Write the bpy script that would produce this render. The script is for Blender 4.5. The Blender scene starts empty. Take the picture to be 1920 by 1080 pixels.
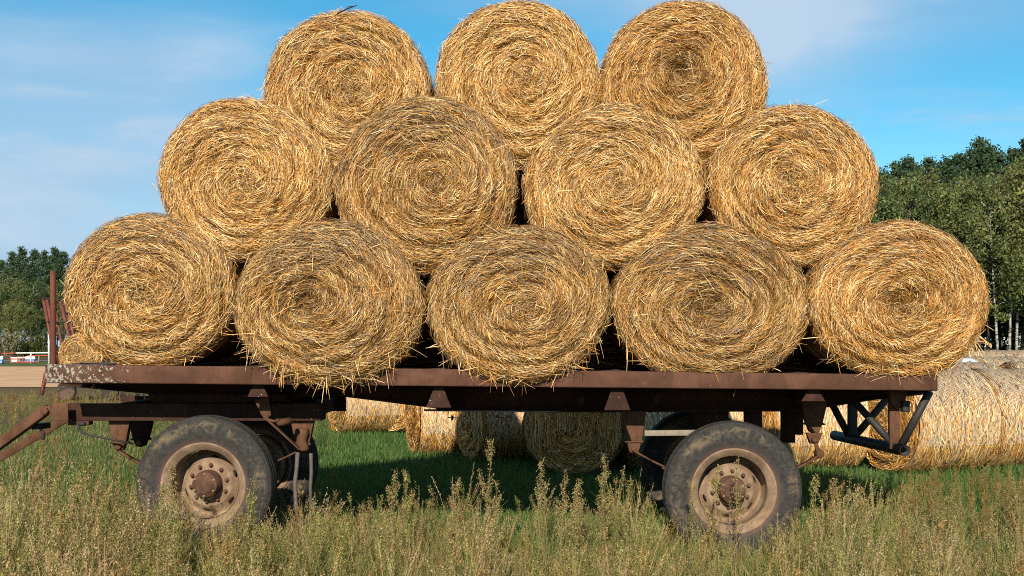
import bpy, math, random
import numpy as np
from mathutils import Matrix, Vector

# ------------------------------------------------------------------ camera, sky, sun, exposure
scene = bpy.context.scene
COL = scene.collection
R = math.radians
F = 2210.0          # focal length in pixels of the 1920 wide photograph
EYE = 1.6           # camera height
D0 = 8.5            # camera to the near rail of the trailer
HZ = 645.0          # horizon row

cam_d = bpy.data.cameras.new('camera')
cam = bpy.data.objects.new('camera', cam_d)
COL.objects.link(cam)
cam_d.sensor_width = 36.0
cam_d.lens = F / 1920.0 * 36.0
cam_d.shift_y = (HZ - 540.0) / 1920.0
cam_d.clip_start = 0.1
cam_d.clip_end = 3000
cam.location = (0, -D0, EYE)
cam.rotation_euler = (R(90), 0, 0)
scene.camera = cam

SUN_EL, SUN_AZ = 27.0, 7.0      # height of the sun, and how far it stands to the side behind the camera
sun_d = bpy.data.lights.new('sun', 'SUN')
sun_d.energy = 5.0
sun_d.angle = R(0.5)
sun_d.color = (1.0, 0.90, 0.74)
sun = bpy.data.objects.new('sun', sun_d)
COL.objects.link(sun)
to_sun = Vector((-math.sin(R(SUN_AZ)) * math.cos(R(SUN_EL)), -math.cos(R(SUN_AZ)) * math.cos(R(SUN_EL)), math.sin(R(SUN_EL))))
sun.rotation_euler = to_sun.to_track_quat('Z', 'Y').to_euler()

world = bpy.data.worlds.new('World')
scene.world = world
world.use_nodes = True
SKY_STRENGTH = 0.08


class NT:
    """short hand for building node trees"""
    def __init__(self, tree):
        self.t = tree
        self.n = tree.nodes
        self.l = tree.links

    def add(self, typ, **kw):
        nd = self.n.new(typ)
        for k, v in kw.items():
            setattr(nd, k, v)
        return nd

    def put(self, sock, v):
        if isinstance(v, bpy.types.NodeSocket):
            self.l.new(v, sock)
        else:
            sock.default_value = v

    def math(self, op, a, b=0.0, c=0.0, clamp=False):
        nd = self.add('ShaderNodeMath', operation=op, use_clamp=clamp)
        for s, v in zip(nd.inputs, (a, b, c)):
            self.put(s, v)
        return nd.outputs[0]

    def noise(self, vec, scale, detail=4.0, rough=0.55, dist=0.0):
        nd = self.add('ShaderNodeTexNoise')
        if vec is not None:
            self.l.new(vec, nd.inputs['Vector'])
        nd.inputs['Scale'].default_value = scale
        nd.inputs['Detail'].default_value = detail
        nd.inputs['Roughness'].default_value = rough
        nd.inputs['Distortion'].default_value = dist
        return nd.outputs[0]

    def mapping(self, vec, scale=(1, 1, 1), loc=(0, 0, 0), rot=(0, 0, 0)):
        nd = self.add('ShaderNodeMapping')
        self.l.new(vec, nd.inputs['Vector'])
        nd.inputs['Scale'].default_value = scale
        nd.inputs['Location'].default_value = loc
        nd.inputs['Rotation'].default_value = rot
        return nd.outputs[0]

    def ramp(self, fac, stops):
        nd = self.add('ShaderNodeValToRGB')
        self.l.new(fac, nd.inputs[0])
        el = nd.color_ramp.elements
        while len(el) < len(stops):
            el.new(0.5)
        for e, (p, c) in zip(el, stops):
            e.position = p
            e.color = (c[0], c[1], c[2], 1.0) if len(c) == 3 else c
        return nd.outputs[0]

    def step(self, v, a, b):
        nd = self.add('ShaderNodeMapRange', interpolation_type='SMOOTHSTEP')
        self.put(nd.inputs[0], v)
        nd.inputs[1].default_value = a
        nd.inputs[2].default_value = b
        return nd.outputs[0]

    def mix(self, fac, a, b, blend='MIX'):
        nd = self.add('ShaderNodeMix', data_type='RGBA', blend_type=blend)
        self.put(nd.inputs[0], fac)
        for s, v in ((nd.inputs[6], a), (nd.inputs[7], b)):
            if isinstance(v, tuple) and len(v) == 3:
                v = (*v, 1.0)
            self.put(s, v)
        return nd.outputs[2]


def build_world():
    t = NT(world.node_tree)
    t.n.clear()
    out = t.add('ShaderNodeOutputWorld')
    bg = t.add('ShaderNodeBackground')
    bg.inputs[1].default_value = SKY_STRENGTH
    sky = t.add('ShaderNodeTexSky', sky_type='NISHITA')
    sky.sun_disc = False
    sky.sun_elevation = R(SUN_EL)
    sky.sun_rotation = R(180 + SUN_AZ)
    sky.altitude = 200
    sky.air_density = 1.0
    sky.dust_density = 0.2
    sky.ozone_density = 3.0
    hs = t.add('ShaderNodeHueSaturation')
    hs.inputs['Hue'].default_value = 0.480
    hs.inputs['Saturation'].default_value = 1.38
    hs.inputs['Value'].default_value = 1.22
    t.l.new(sky.outputs[0], hs.inputs['Color'])
    tc = t.add('ShaderNodeTexCoord')
    sep = t.add('ShaderNodeSeparateXYZ')
    t.l.new(tc.outputs['Generated'], sep.inputs[0])
    # direction as azimuth and height slopes
    yy = t.math('MAXIMUM', t.math('ABSOLUTE', sep.outputs[1]), 0.05)
    u = t.math('DIVIDE', sep.outputs[0], yy)
    v = t.math('DIVIDE', sep.outputs[2], yy)
    comb = t.add('ShaderNodeCombineXYZ')
    t.l.new(u, comb.inputs[0])
    t.l.new(v, comb.inputs[1])
    p = comb.outputs[0]
    n1 = t.noise(t.mapping(p, (2.2, 9.0, 1), (3.1, 1.7, 0)), 1.0, 6, 0.55, 0.6)
    n2 = t.noise(t.mapping(p, (5.0, 22.0, 1), (0.3, 4.4, 0), (0, 0, 0.12)), 1.0, 7, 0.6, 0.4)
    n3 = t.noise(t.mapping(p, (9.0, 5.0, 1), (7.3, 2.4, 0), (0, 0, -0.15)), 1.0, 5, 0.5, 0.5)

    def blob(cu, cv, su, sv):
        a = t.math('POWER', t.math('DIVIDE', t.math('SUBTRACT', u, cu), su), 2.0)
        b = t.math('POWER', t.math('DIVIDE', t.math('SUBTRACT', v, cv), sv), 2.0)
        return t.math('POWER', 2.718, t.math('MULTIPLY', t.math('ADD', a, b), -1.0))
    # broad veil over the left, a streaky cloud above the stack's far end, thin wisps
    veil = t.math('MULTIPLY', t.math('MULTIPLY', t.step(u, -0.13, -0.30), t.step(v, 0.315, 0.235)), t.math('ADD', 0.76, t.math('MULTIPLY', t.step(n1, 0.32, 0.62), 0.34)))
    low = t.math('MULTIPLY', t.step(v, 0.125, 0.02), 0.52)
    top = t.math('MULTIPLY', blob(0.215, 0.275, 0.085, 0.068), t.math('ADD', 0.45, t.math('MULTIPLY', n3, 1.35)))
    top2 = t.math('MULTIPLY', blob(0.30, 0.315, 0.21, 0.058), t.math('ADD', 0.15, t.math('MULTIPLY', n1, 1.0)))
    mid = t.math('MULTIPLY', blob(0.02, 0.30, 0.10, 0.03), 0.35)
    wisps = t.math('MULTIPLY', t.step(n2, 0.46, 0.74), 0.75)
    wmask = t.math('ADD', t.math('MULTIPLY', blob(0.40, 0.195, 0.13, 0.022), 1.1), t.math('MULTIPLY', blob(-0.35, 0.17, 0.4, 0.12), 0.5))
    wisps = t.math('MULTIPLY', wisps, wmask)
    dens = t.math('ADD', veil, low)
    for x in (top, top2, mid, wisps):
        dens = t.math('ADD', dens, x)
    dens = t.math('MULTIPLY', dens, 0.86)
    dens = t.math('MINIMUM', dens, 0.93)
    cs = t.step(t.math('ADD', t.math('MULTIPLY', n2, 0.6), t.math('MULTIPLY', n1, 0.4)), 0.38, 0.66)
    cs = t.math('MAXIMUM', cs, t.math('MULTIPLY', top, 1.1))
    cloud = t.mix(cs, (3.7, 5.35, 7.3), (5.1, 6.5, 8.0))
    # unseen sky overhead dimmed and greyed to neutralise blue ambient in the shadows
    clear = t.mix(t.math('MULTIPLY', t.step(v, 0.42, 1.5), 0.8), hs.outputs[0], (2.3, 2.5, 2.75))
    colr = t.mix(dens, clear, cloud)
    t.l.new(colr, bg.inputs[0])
    t.l.new(bg.outputs[0], out.inputs[0])


build_world()
vs = scene.view_settings
vs.view_transform = 'Standard'
vs.look = 'None'
vs.exposure = 0.40
vs.gamma = 1.0
scene.cycles.filter_width = 1.0
scene.cycles.use_denoising = False
scene.cycles.sample_clamp_indirect = 3.0
scene.cycles.max_bounces = 6
scene.cycles.diffuse_bounces = 3
scene.cycles.transparent_max_bounces = 8

rng = np.random.default_rng(11)


def W(px, py, Y):
    """the point of depth Y that the photograph shows at pixel px, py"""
    d = D0 + Y
    return ((px - 960.0) * d / F, Y, EYE - (py - HZ) * d / F)


# ------------------------------------------------------------------ object helpers
def props(o, label=None, cat=None, group=None, kind=None):
    if label:
        o['label'] = label
    if cat:
        o['category'] = cat
    if group:
        o['group'] = group
    if kind:
        o['kind'] = kind
    return o


def empty(name, loc, label=None, cat=None, group=None, rz=0.0):
    o = bpy.data.objects.new(name, None)
    COL.objects.link(o)
    o.location = loc
    o.rotation_euler = (0, 0, rz)
    o.empty_display_size = 0.2
    return props(o, label, cat, group)


def mesh(name, V, faces, mat, parent=None, cols=None, smooth=False, bevel=0.0, loc=None):
    """V: n x 3 array; faces: list of index arrays (m x k)."""
    V = np.asarray(V, dtype=np.float32).reshape(-1, 3)
    if parent is not None and loc is None:      # vertices are in the scene's frame, the parent stands unrotated
        V = V - np.array(world_loc(parent), dtype=np.float32)
    me = bpy.data.meshes.new(name)
    me.vertices.add(len(V))
    me.vertices.foreach_set('co', V.ravel())
    tot, starts, idx = 0, [], []
    for f in faces:
        f = np.asarray(f, dtype=np.int32)
        if f.size == 0:
            continue
        m, k = f.shape
        starts.append(tot + np.arange(m, dtype=np.int32) * k)
        idx.append(f.ravel())
        tot += m * k
    idx = np.concatenate(idx)
    starts = np.concatenate(starts)
    me.loops.add(tot)
    me.loops.foreach_set('vertex_index', idx)
    me.polygons.add(len(starts))
    me.polygons.foreach_set('loop_start', starts)
    if smooth:
        me.polygons.foreach_set('use_smooth', np.ones(len(starts), dtype=bool))
    me.update(calc_edges=True)
    if cols is not None:
        c = np.ones((len(V), 4), dtype=np.float32)
        c[:, :3] = cols
        a = me.color_attributes.new('col', 'FLOAT_COLOR', 'POINT')
        a.data.foreach_set('color', c.ravel())
    me.materials.append(mat)
    o = bpy.data.objects.new(name, me)
    COL.objects.link(o)
    if parent is not None:
        o.parent = parent
    if loc is not None:
        o.location = loc
    if bevel:
        b = o.modifiers.new('edge', 'BEVEL')
        b.width = bevel
        b.segments = 2
        b.limit_method = 'ANGLE'
        b.angle_limit = R(40)
    return o


def world_loc(o):
    p = np.zeros(3)
    while o is not None:
        p = p + np.array(o.location)
        o = o.parent
    return p


def copy_tree(o, parent=None):
    c = o.copy()
    COL.objects.link(c)
    c.parent = parent
    for ch in list(o.children):
        copy_tree(ch, c)
    return c


class MB:
    """collects shapes that become one mesh"""
    def __init__(self):
        self.V, self.F, self.C, self.n = [], [], [], 0

    def add(self, V, faces, col=None):
        V = np.asarray(V, dtype=float).reshape(-1, 3)
        self.V.append(V)
        for f in faces:
            self.F.append(np.asarray(f, dtype=np.int64) + self.n)
        if col is not None:
            self.C.append(np.broadcast_to(np.asarray(col, dtype=float), (len(V), 3)))
        self.n += len(V)
        return self

    def build(self, name, mat, parent=None, **kw):
        c = np.concatenate(self.C) if self.C else None
        return mesh(name, np.concatenate(self.V), self.F, mat, parent, cols=c, **kw)

    def box(self, c, s, rot=None):
        v = np.array([[x, y, z] for x in (-.5, .5) for y in (-.5, .5) for z in (-.5, .5)]) * np.array(s)
        if rot is not None:
            v = v @ np.array(rot.to_matrix()).T
        v = v + np.array(c)
        f = [[0, 1, 3, 2], [4, 6, 7, 5], [0, 4, 5, 1], [2, 3, 7, 6], [0, 2, 6, 4], [1, 5, 7, 3]]
        return self.add(v, [f])

    def bar(self, p0, p1, w, h, up=(0, 0, 1)):
        """a rectangular bar from p0 to p1: w across, h along up"""
        p0, p1 = np.array(p0, float), np.array(p1, float)
        t = p1 - p0
        t /= np.linalg.norm(t)
        a = np.cross(np.array(up, float), t)
        if np.linalg.norm(a) < 1e-4:
            a = np.cross(np.array((0, 1, 0.0)), t)
        a /= np.linalg.norm(a)
        b = np.cross(t, a)
        v = [p + a * sx * w / 2 + b * sz * h / 2 for p in (p0, p1) for sx in (-1, 1) for sz in (-1, 1)]
        f = [[0, 1, 3, 2], [4, 6, 7, 5], [0, 4, 5, 1], [2, 3, 7, 6], [0, 2, 6, 4], [1, 5, 7, 3]]
        return self.add(np.array(v), [f])

    def tube(self, pts, r, n=12, cap=True, col=None):
        pts = np.array(pts, float)
        k = len(pts)
        r = np.broadcast_to(np.asarray(r, float), (k,))
        T = np.gradient(pts, axis=0)
        T /= np.linalg.norm(T, axis=1)[:, None] + 1e-9
        ref = np.array((0.31, 0.17, 0.93)) if abs(T[0][2]) < 0.8 else np.array((0.94, 0.2, 0.1))
        A = np.cross(T, ref)
        A /= np.linalg.norm(A, axis=1)[:, None]
        B = np.cross(T, A)
        th = np.arange(n) * 2 * math.pi / n
        v = pts[:, None] + r[:, None, None] * (np.cos(th)[None, :, None] * A[:, None] + np.sin(th)[None, :, None] * B[:, None])
        i = np.arange(n)
        f = [np.stack([j * n + i, j * n + (i + 1) % n, (j + 1) * n + (i + 1) % n, (j + 1) * n + i], 1) for j in range(k - 1)]
        fs = [np.concatenate(f)]
        if cap:
            fs += [np.arange(n)[None, ::-1], ((k - 1) * n + np.arange(n))[None]]
        return self.add(v.reshape(-1, 3), fs, col)

    def lathe(self, prof, c=(0, 0, 0), n=64, axis=(0, -1, 0)):
        """prof: list of (radius, height along axis)"""
        ax = np.array(axis, float)
        a = np.array((1.0, 0, 0)) if abs(ax[0]) < .9 else np.array((0, 1.0, 0))
        b = np.cross(ax, a)
        th = np.arange(n) * 2 * math.pi / n
        ring = np.cos(th)[:, None] * a + np.sin(th)[:, None] * b
        prof = np.array(prof, float)
        v = np.array(c) + prof[:, 0][:, None, None] * ring[None] + prof[:, 1][:, None, None] * ax
        k = len(prof)
        i = np.arange(n)
        f = np.concatenate([np.stack([j * n + i, j * n + (i + 1) % n, (j + 1) * n + (i + 1) % n, (j + 1) * n + i], 1) for j in range(k - 1)])
        return self.add(v.reshape(-1, 3), [f])

    def prism(self, poly, y0, y1):
        """an outline in x, z pushed from y0 to y1"""
        p = np.array(poly, float)
        k = len(p)
        v = np.concatenate([np.c_[p[:, 0], np.full(k, y0), p[:, 1]], np.c_[p[:, 0], np.full(k, y1), p[:, 1]]])
        i = np.arange(k)
        return self.add(v, [np.stack([i, (i + 1) % k, k + (i + 1) % k, k + i], 1), i[None, ::-1], (k + i)[None]])

    def loft(self, rings, close=True):
        """joins outlines of equal length; the first and last are capped"""
        rings = [np.array(r, float) for r in rings]
        k = len(rings[0])
        i = np.arange(k)
        fs = [np.stack([j * k + i, j * k + (i + 1) % k, (j + 1) * k + (i + 1) % k, (j + 1) * k + i], 1) for j in range(len(rings) - 1)]
        fs = [np.concatenate(fs), i[None, ::-1], ((len(rings) - 1) * k + i)[None]]
        return self.add(np.concatenate(rings), fs)


def ribbons(P, hw, side):
    """thin strips along the paths P (n, k, 3); returns vertices and quads"""
    n, k, _ = P.shape
    hw = np.broadcast_to(hw, (n, k))
    if side.ndim == 2:
        side = np.broadcast_to(side[:, None], P.shape)
    V = np.stack([P - side * hw[..., None], P + side * hw[..., None]], 2)     # n,k,2,3
    base = (np.arange(n) * k * 2)[:, None] + (np.arange(k - 1) * 2)[None]
    f = np.stack([base, base + 1, base + 3, base + 2], -1).reshape(-1, 4)
    return V.reshape(-1, 3), f


def unit(a):
    return a / (np.linalg.norm(a, axis=-1, keepdims=True) + 1e-9)


# ------------------------------------------------------------------ materials
def new_mat(name, rough=0.8, spec=0.3, metal=0.0):
    m = bpy.data.materials.new(name)
    m.use_nodes = True
    t = NT(m.node_tree)
    b = t.n['Principled BSDF']
    b.inputs['Roughness'].default_value = rough
    b.inputs['Specular IOR Level'].default_value = spec
    b.inputs['Metallic'].default_value = metal
    return m, t, b


def attr_mat(name, rough=0.6, spec=0.25, trans=0.0):
    """colour of each straw or leaf comes from its own attribute"""
    m, t, b = new_mat(name, rough, spec)
    a = t.add('ShaderNodeAttribute', attribute_name='col')
    nz = t.noise(t.add('ShaderNodeTexCoord').outputs['Object'], 60.0, 2)
    col = t.mix(1.0, a.outputs['Color'], t.ramp(nz, [(0.25, (0.8, 0.78, 0.74)), (0.75, (1.15, 1.15, 1.15))]), 'MULTIPLY')
    t.l.new(col, b.inputs['Base Color'])
    if trans:
        tr = t.add('ShaderNodeBsdfTranslucent')
        t.l.new(col, tr.inputs[0])
        mx = t.add('ShaderNodeMixShader')
        mx.inputs[0].default_value = trans
        t.l.new(b.outputs[0], mx.inputs[1])
        t.l.new(tr.outputs[0], mx.inputs[2])
        t.l.new(mx.outputs[0], t.n['Material Output'].inputs[0])
    return m


def metal_mat(name, c1, c2, c3, scale=6.0, rough=0.65, lichen=False, spec=0.35):
    m, t, b = new_mat(name, rough, spec)
    tc = t.add('ShaderNodeTexCoord').outputs['Object']
    n1 = t.noise(tc, scale, 6, 0.6, 0.3)
    n2 = t.noise(t.mapping(tc, (1, 1, 0.25)), scale * 7, 6, 0.68)
    col = t.mix(t.step(n1, 0.35, 0.68), c1, c2)
    col = t.mix(t.step(n2, 0.56, 0.72), col, c3)
    sp = t.noise(tc, 75.0, 2, 0.5)
    col = t.mix(t.step(sp, 0.735, 0.76), col, (0.45, 0.36, 0.32))
    streak = t.noise(t.mapping(tc, (14, 14, 0.7)), 1.0, 4, 0.6)
    col = t.mix(t.math('MULTIPLY', t.step(streak, 0.52, 0.75), 0.45), col, (c1[0] * 0.45, c1[1] * 0.45, c1[2] * 0.5))
    if lichen:
        sx = t.add('ShaderNodeSeparateXYZ')
        t.l.new(tc, sx.inputs[0])
        near = t.step(sx.outputs[0], -2.55, -3.45)
        ln = t.noise(t.mapping(tc, (1, 1, 0.8)), 58.0, 6, 0.68)
        lm = t.math('GREATER_THAN', t.math('ADD', ln, t.math('MULTIPLY', near, 0.155)), 0.655)
        col = t.mix(t.math('MULTIPLY', lm, t.math('MINIMUM', t.math('MULTIPLY', near, 6.0), 1.0)), col, (0.36, 0.335, 0.29))
        moss = t.math('MULTIPLY', near, t.step(n1, 0.3, 0.7))
        col = t.mix(t.math('MULTIPLY', moss, 0.4), col, (0.09, 0.07, 0.045))
    t.l.new(col, b.inputs['Base Color'])
    bump = t.add('ShaderNodeBump')
    bump.inputs['Strength'].default_value = 0.25
    bump.inputs['Distance'].default_value = 0.01
    t.l.new(t.math('ADD', n1, t.math('MULTIPLY', n2, 0.5)), bump.inputs['Height'])
    t.l.new(bump.outputs[0], b.inputs['Normal'])
    t.l.new(t.math('ADD', rough - 0.12, t.math('MULTIPLY', n2, 0.3)), b.inputs['Roughness'])
    return m


M = {}
M['straw'] = attr_mat('straw', 0.5, 0.35)
M['leaf'] = attr_mat('leaf', 0.6, 0.25, 0.3)
M['weed'] = attr_mat('weed', 0.7, 0.15, 0.3)
M['rail'] = metal_mat('rusty_red_paint', (0.072, 0.035, 0.022), (0.118, 0.056, 0.036), (0.044, 0.026, 0.018), 5.0, 0.7, True, 0.1)
M['post'] = metal_mat('rusty_red_pipe', (0.105, 0.037, 0.024), (0.14, 0.05, 0.032), (0.08, 0.034, 0.022), 7.0, 0.7, False, 0.2)
M['rust'] = metal_mat('rusty_steel', (0.085, 0.040, 0.022), (0.125, 0.062, 0.037), (0.058, 0.029, 0.018), 9.0, 0.85, False, 0.15)
M['frame'] = metal_mat('old_frame_paint', (0.036, 0.018, 0.013), (0.062, 0.03, 0.02), (0.028, 0.016, 0.012), 7.0, 0.85, False, 0.15)
M['black_steel'] = metal_mat('black_steel', (0.022, 0.02, 0.02), (0.035, 0.03, 0.028), (0.05, 0.032, 0.024), 9.0, 0.6)
M['grey_steel'] = metal_mat('grey_steel', (0.20, 0.17, 0.13), (0.26, 0.22, 0.17), (0.15, 0.11, 0.08), 12.0, 0.65)
M['red_paint'] = metal_mat('faded_red_paint', (0.13, 0.036, 0.027), (0.17, 0.047, 0.034), (0.09, 0.036, 0.026), 6.0, 0.6)
M['bright_red'] = metal_mat('orange_red_paint', (0.36, 0.08, 0.045), (0.42, 0.10, 0.055), (0.26, 0.07, 0.045), 3.0, 0.55)
M['white_paint'] = metal_mat('white_paint', (0.72, 0.70, 0.64), (0.78, 0.76, 0.70), (0.62, 0.58, 0.50), 4.0, 0.5)
M['blue_paint'] = metal_mat('blue_paint', (0.05, 0.14, 0.36), (0.06, 0.17, 0.42), (0.05, 0.12, 0.30), 3.0, 0.35, spec=0.5)
M['rubber_hose'] = metal_mat('rubber_hose', (0.07, 0.06, 0.055), (0.12, 0.10, 0.09), (0.05, 0.045, 0.04), 15.0, 0.7)


def tyre_mat():
    m, t, b = new_mat('worn_tyre_rubber', 0.85, 0.12)
    tc = t.add('ShaderNodeTexCoord').outputs['Object']
    sep = t.add('ShaderNodeSeparateXYZ')
    t.l.new(tc, sep.inputs[0])
    rad = t.math('SQRT', t.math('ADD', t.math('POWER', sep.outputs[0], 2.0), t.math('POWER', sep.outputs[2], 2.0)))
    n1 = t.noise(tc, 7.5, 7, 0.68, 0.9)
    n2 = t.noise(tc, 30.0, 6, 0.7)
    base = t.mix(t.step(n2, 0.3, 0.75), (0.024, 0.023, 0.022), (0.058, 0.055, 0.051))
    band = t.math('MULTIPLY', t.step(rad, 0.385, 0.42), t.step(rad, 0.485, 0.455))
    mud = t.math('MULTIPLY', band, t.step(t.math('ADD', n1, t.math('MULTIPLY', n2, 0.35)), 0.62, 0.86))
    col = t.mix(t.math('MULTIPLY', mud, 0.62), base, (0.21, 0.155, 0.09))
    dust = t.step(rad, 0.37, 0.305)
    col = t.mix(t.math('MULTIPLY', dust, 0.55), col, (0.17, 0.10, 0.085))
    fine = t.step(t.noise(t.mapping(tc, (1, 1, 1)), 130.0, 3, 0.6), 0.6, 0.72)
    col = t.mix(t.math('MULTIPLY', fine, 0.25), col, (0.22, 0.2, 0.17))
    t.l.new(col, b.inputs['Base Color'])
    bump = t.add('ShaderNodeBump')
    bump.inputs['Strength'].default_value = 0.35
    bump.inputs['Distance'].default_value = 0.006
    t.l.new(t.math('ADD', n2, t.math('MULTIPLY', mud, 0.8)), bump.inputs['Height'])
    t.l.new(bump.outputs[0], b.inputs['Normal'])
    return m


M['tyre'] = tyre_mat()
M['rim'] = metal_mat('dusty_rim', (0.18, 0.115, 0.074), (0.31, 0.22, 0.145), (0.105, 0.056, 0.036), 7.0, 0.9, spec=0.15)
M['hub'] = metal_mat('rusty_hub', (0.075, 0.04, 0.027), (0.12, 0.07, 0.047), (0.26, 0.085, 0.045), 16.0, 0.9, False, 0.12)


def ground_mat():
    m, t, b = new_mat('field_soil', 0.95, 0.1)
    tc = t.add('ShaderNodeTexCoord').outputs['Object']
    n1 = t.noise(tc, 0.35, 5, 0.6, 0.4)
    n2 = t.noise(tc, 9.0, 6, 0.65)
    g = t.mix(t.step(n2, 0.3, 0.7), (0.025, 0.06, 0.013), (0.05, 0.10, 0.022))
    dry = t.mix(t.step(n2, 0.3, 0.7), (0.085, 0.062, 0.03), (0.15, 0.115, 0.055))
    sep = t.add('ShaderNodeSeparateXYZ')
    t.l.new(tc, sep.inputs[0])
    # the mown strip behind the trailer is green, the unmown edge before it and the far field are dry
    mown = t.math('MULTIPLY', t.step(sep.outputs[1], 0.2, 2.0), t.step(sep.outputs[1], 26.0, 14.0))
    f = t.math('MULTIPLY', mown, t.step(t.math('ADD', n1, t.math('MULTIPLY', sep.outputs[0], 0.02)), 0.2, 0.45))
    t.l.new(t.mix(f, dry, g), b.inputs['Base Color'])
    bump = t.add('ShaderNodeBump')
    bump.inputs['Strength'].default_value = 0.6
    bump.inputs['Distance'].default_value = 0.04
    t.l.new(n2, bump.inputs['Height'])
    t.l.new(bump.outputs[0], b.inputs['Normal'])
    return m


def simple_noise_mat(name, a, bcol, scale, rough=0.9, stretch=(1, 1, 1), spec=0.15):
    m, t, b = new_mat(name, rough, spec)
    tc = t.add('ShaderNodeTexCoord').outputs['Object']
    n = t.noise(t.mapping(tc, stretch), scale, 6, 0.65, 0.3)
    t.l.new(t.mix(t.step(n, 0.3, 0.7), a, bcol), b.inputs['Base Color'])
    bump = t.add('ShaderNodeBump')
    bump.inputs['Strength'].default_value = 0.5
    bump.inputs['Distance'].default_value = 0.02
    t.l.new(n, bump.inputs['Height'])
    t.l.new(bump.outputs[0], b.inputs['Normal'])
    return m


M['ground'] = ground_mat()
M['dirt'] = simple_noise_mat('dry_ploughed_soil', (0.46, 0.275, 0.155), (0.66, 0.45, 0.285), 0.9, stretch=(0.6, 1.6, 1), spec=0.0)
M['verge'] = simple_noise_mat('verge_grass', (0.05, 0.085, 0.02), (0.11, 0.14, 0.04), 1.5)
M['asphalt'] = simple_noise_mat('asphalt', (0.13, 0.125, 0.12), (0.19, 0.18, 0.175), 3.0)
M['plank'] = simple_noise_mat('grey_deck_planks', (0.09, 0.06, 0.045), (0.15, 0.11, 0.08), 5.0, stretch=(0.3, 6, 1))
M['bark'] = simple_noise_mat('pine_bark', (0.06, 0.04, 0.028), (0.13, 0.085, 0.06), 2.0, stretch=(3, 3, 0.6))
M['glass'] = simple_noise_mat('dark_car_glass', (0.02, 0.025, 0.03), (0.03, 0.035, 0.04), 1.0, 0.1, spec=0.6)
M['film'] = simple_noise_mat('white_plastic_film', (0.62, 0.64, 0.68), (0.80, 0.81, 0.83), 2.5, 0.4, spec=0.4)


def birch_mat():
    m, t, b = new_mat('birch_bark', 0.8, 0.2)
    tc = t.add('ShaderNodeTexCoord').outputs['Object']
    n = t.noise(t.mapping(tc, (1.5, 1.5, 4.0)), 1.3, 5, 0.6)
    t.l.new(t.ramp(n, [(0.40, (0.05, 0.042, 0.038)), (0.52, (0.34, 0.32, 0.29)), (0.85, (0.5, 0.48, 0.44))]), b.inputs['Base Color'])
    return m


M['birch'] = birch_mat()

# ------------------------------------------------------------------ the setting
gv, gf = [], []
xs = np.concatenate([np.linspace(-420, -30, 14), np.linspace(-26, 26, 53), np.linspace(30, 420, 14)])
ys = np.concatenate([np.linspace(-60, -12, 8), np.linspace(-10, 40, 51), np.linspace(45, 700, 24)])
GX, GY = np.meshgrid(xs, ys, indexing='ij')


def gz(x, y):
    """gentle unevenness of the field near the camera"""
    x, y = np.asarray(x, float), np.asarray(y, float)
    w = np.exp(-((y - 4) / 18.0) ** 2) * np.exp(-(x / 22.0) ** 2)
    return w * (0.025 * np.sin(x * 0.9 + 0.6) * np.cos(y * 0.7) + 0.02 * np.sin(x * 2.1 + y * 1.3)) - 0.0


GZ = gz(GX, GY)
nx, ny = GX.shape
ii, jj = np.meshgrid(np.arange(nx - 1), np.arange(ny - 1), indexing='ij')
q = (ii * ny + jj).ravel()
g = mesh('ground', np.stack([GX, GY, GZ], -1).reshape(-1, 3), [np.stack([q, q + ny, q + ny + 1, q + 1], 1)], M['ground'], smooth=True)
props(g, 'open field of dry weeds and mown green grass under the trailer and bales', 'ground', kind='structure')


def sheet(name, x0, x1, y0, y1, z, mat, label, cat):
    n = 40
    xx = np.linspace(x0, x1, n)
    wob = 1.6 * np.sin(xx * 0.13) + 0.8 * np.sin(xx * 0.41 + 1)
    v = np.concatenate([np.c_[xx, y0 + wob, np.full(n, z)], np.c_[xx, np.full(n, y1) + wob * 0.4, np.full(n, z)]])
    i = np.arange(n - 1)
    o = mesh(name, v, [np.stack([i, i + 1, n + i + 1, n + i], 1)], mat)
    return props(o, label, cat, kind='structure')


sheet('dirt_field', -200, -9, 36, 74, 0.02, M['dirt'], 'bare pale brown soil strip beyond the weeds on the drawbar side', 'field')
sheet('grass_verge', -200, 60, 74, 96, 0.03, M['verge'], 'narrow green grass verge in front of the far road', 'verge')
sheet('road', -200, 120, 96, 108, 0.04, M['asphalt'], 'grey road behind the red and white railing', 'road')


# ------------------------------------------------------------------ round bales
PALE, GOLD, AMBER, BROWN, GREY = [np.array(c) for c in
    ((0.86, 0.595, 0.275), (0.68, 0.36, 0.092), (0.53, 0.23, 0.04), (0.20, 0.10, 0.032), (0.33, 0.235, 0.145))]


def straw_cols(n, wts, r):
    pal = np.stack([PALE, GOLD, AMBER, BROWN, GREY])
    w = np.asarray(wts, float)
    if w.ndim == 1:
        w = np.broadcast_to(w, (n, 5))
    cw = np.cumsum(w / w.sum(1, keepdims=True), 1)
    k = (r.random(n)[:, None] > cw).sum(1).clip(0, 4)
    c = pal[k] * (0.56 + 0.64 * r.random(n))[:, None]
    return np.minimum(c * (1 + 0.02 * r.standard_normal((n, 3))), .9)


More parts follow.
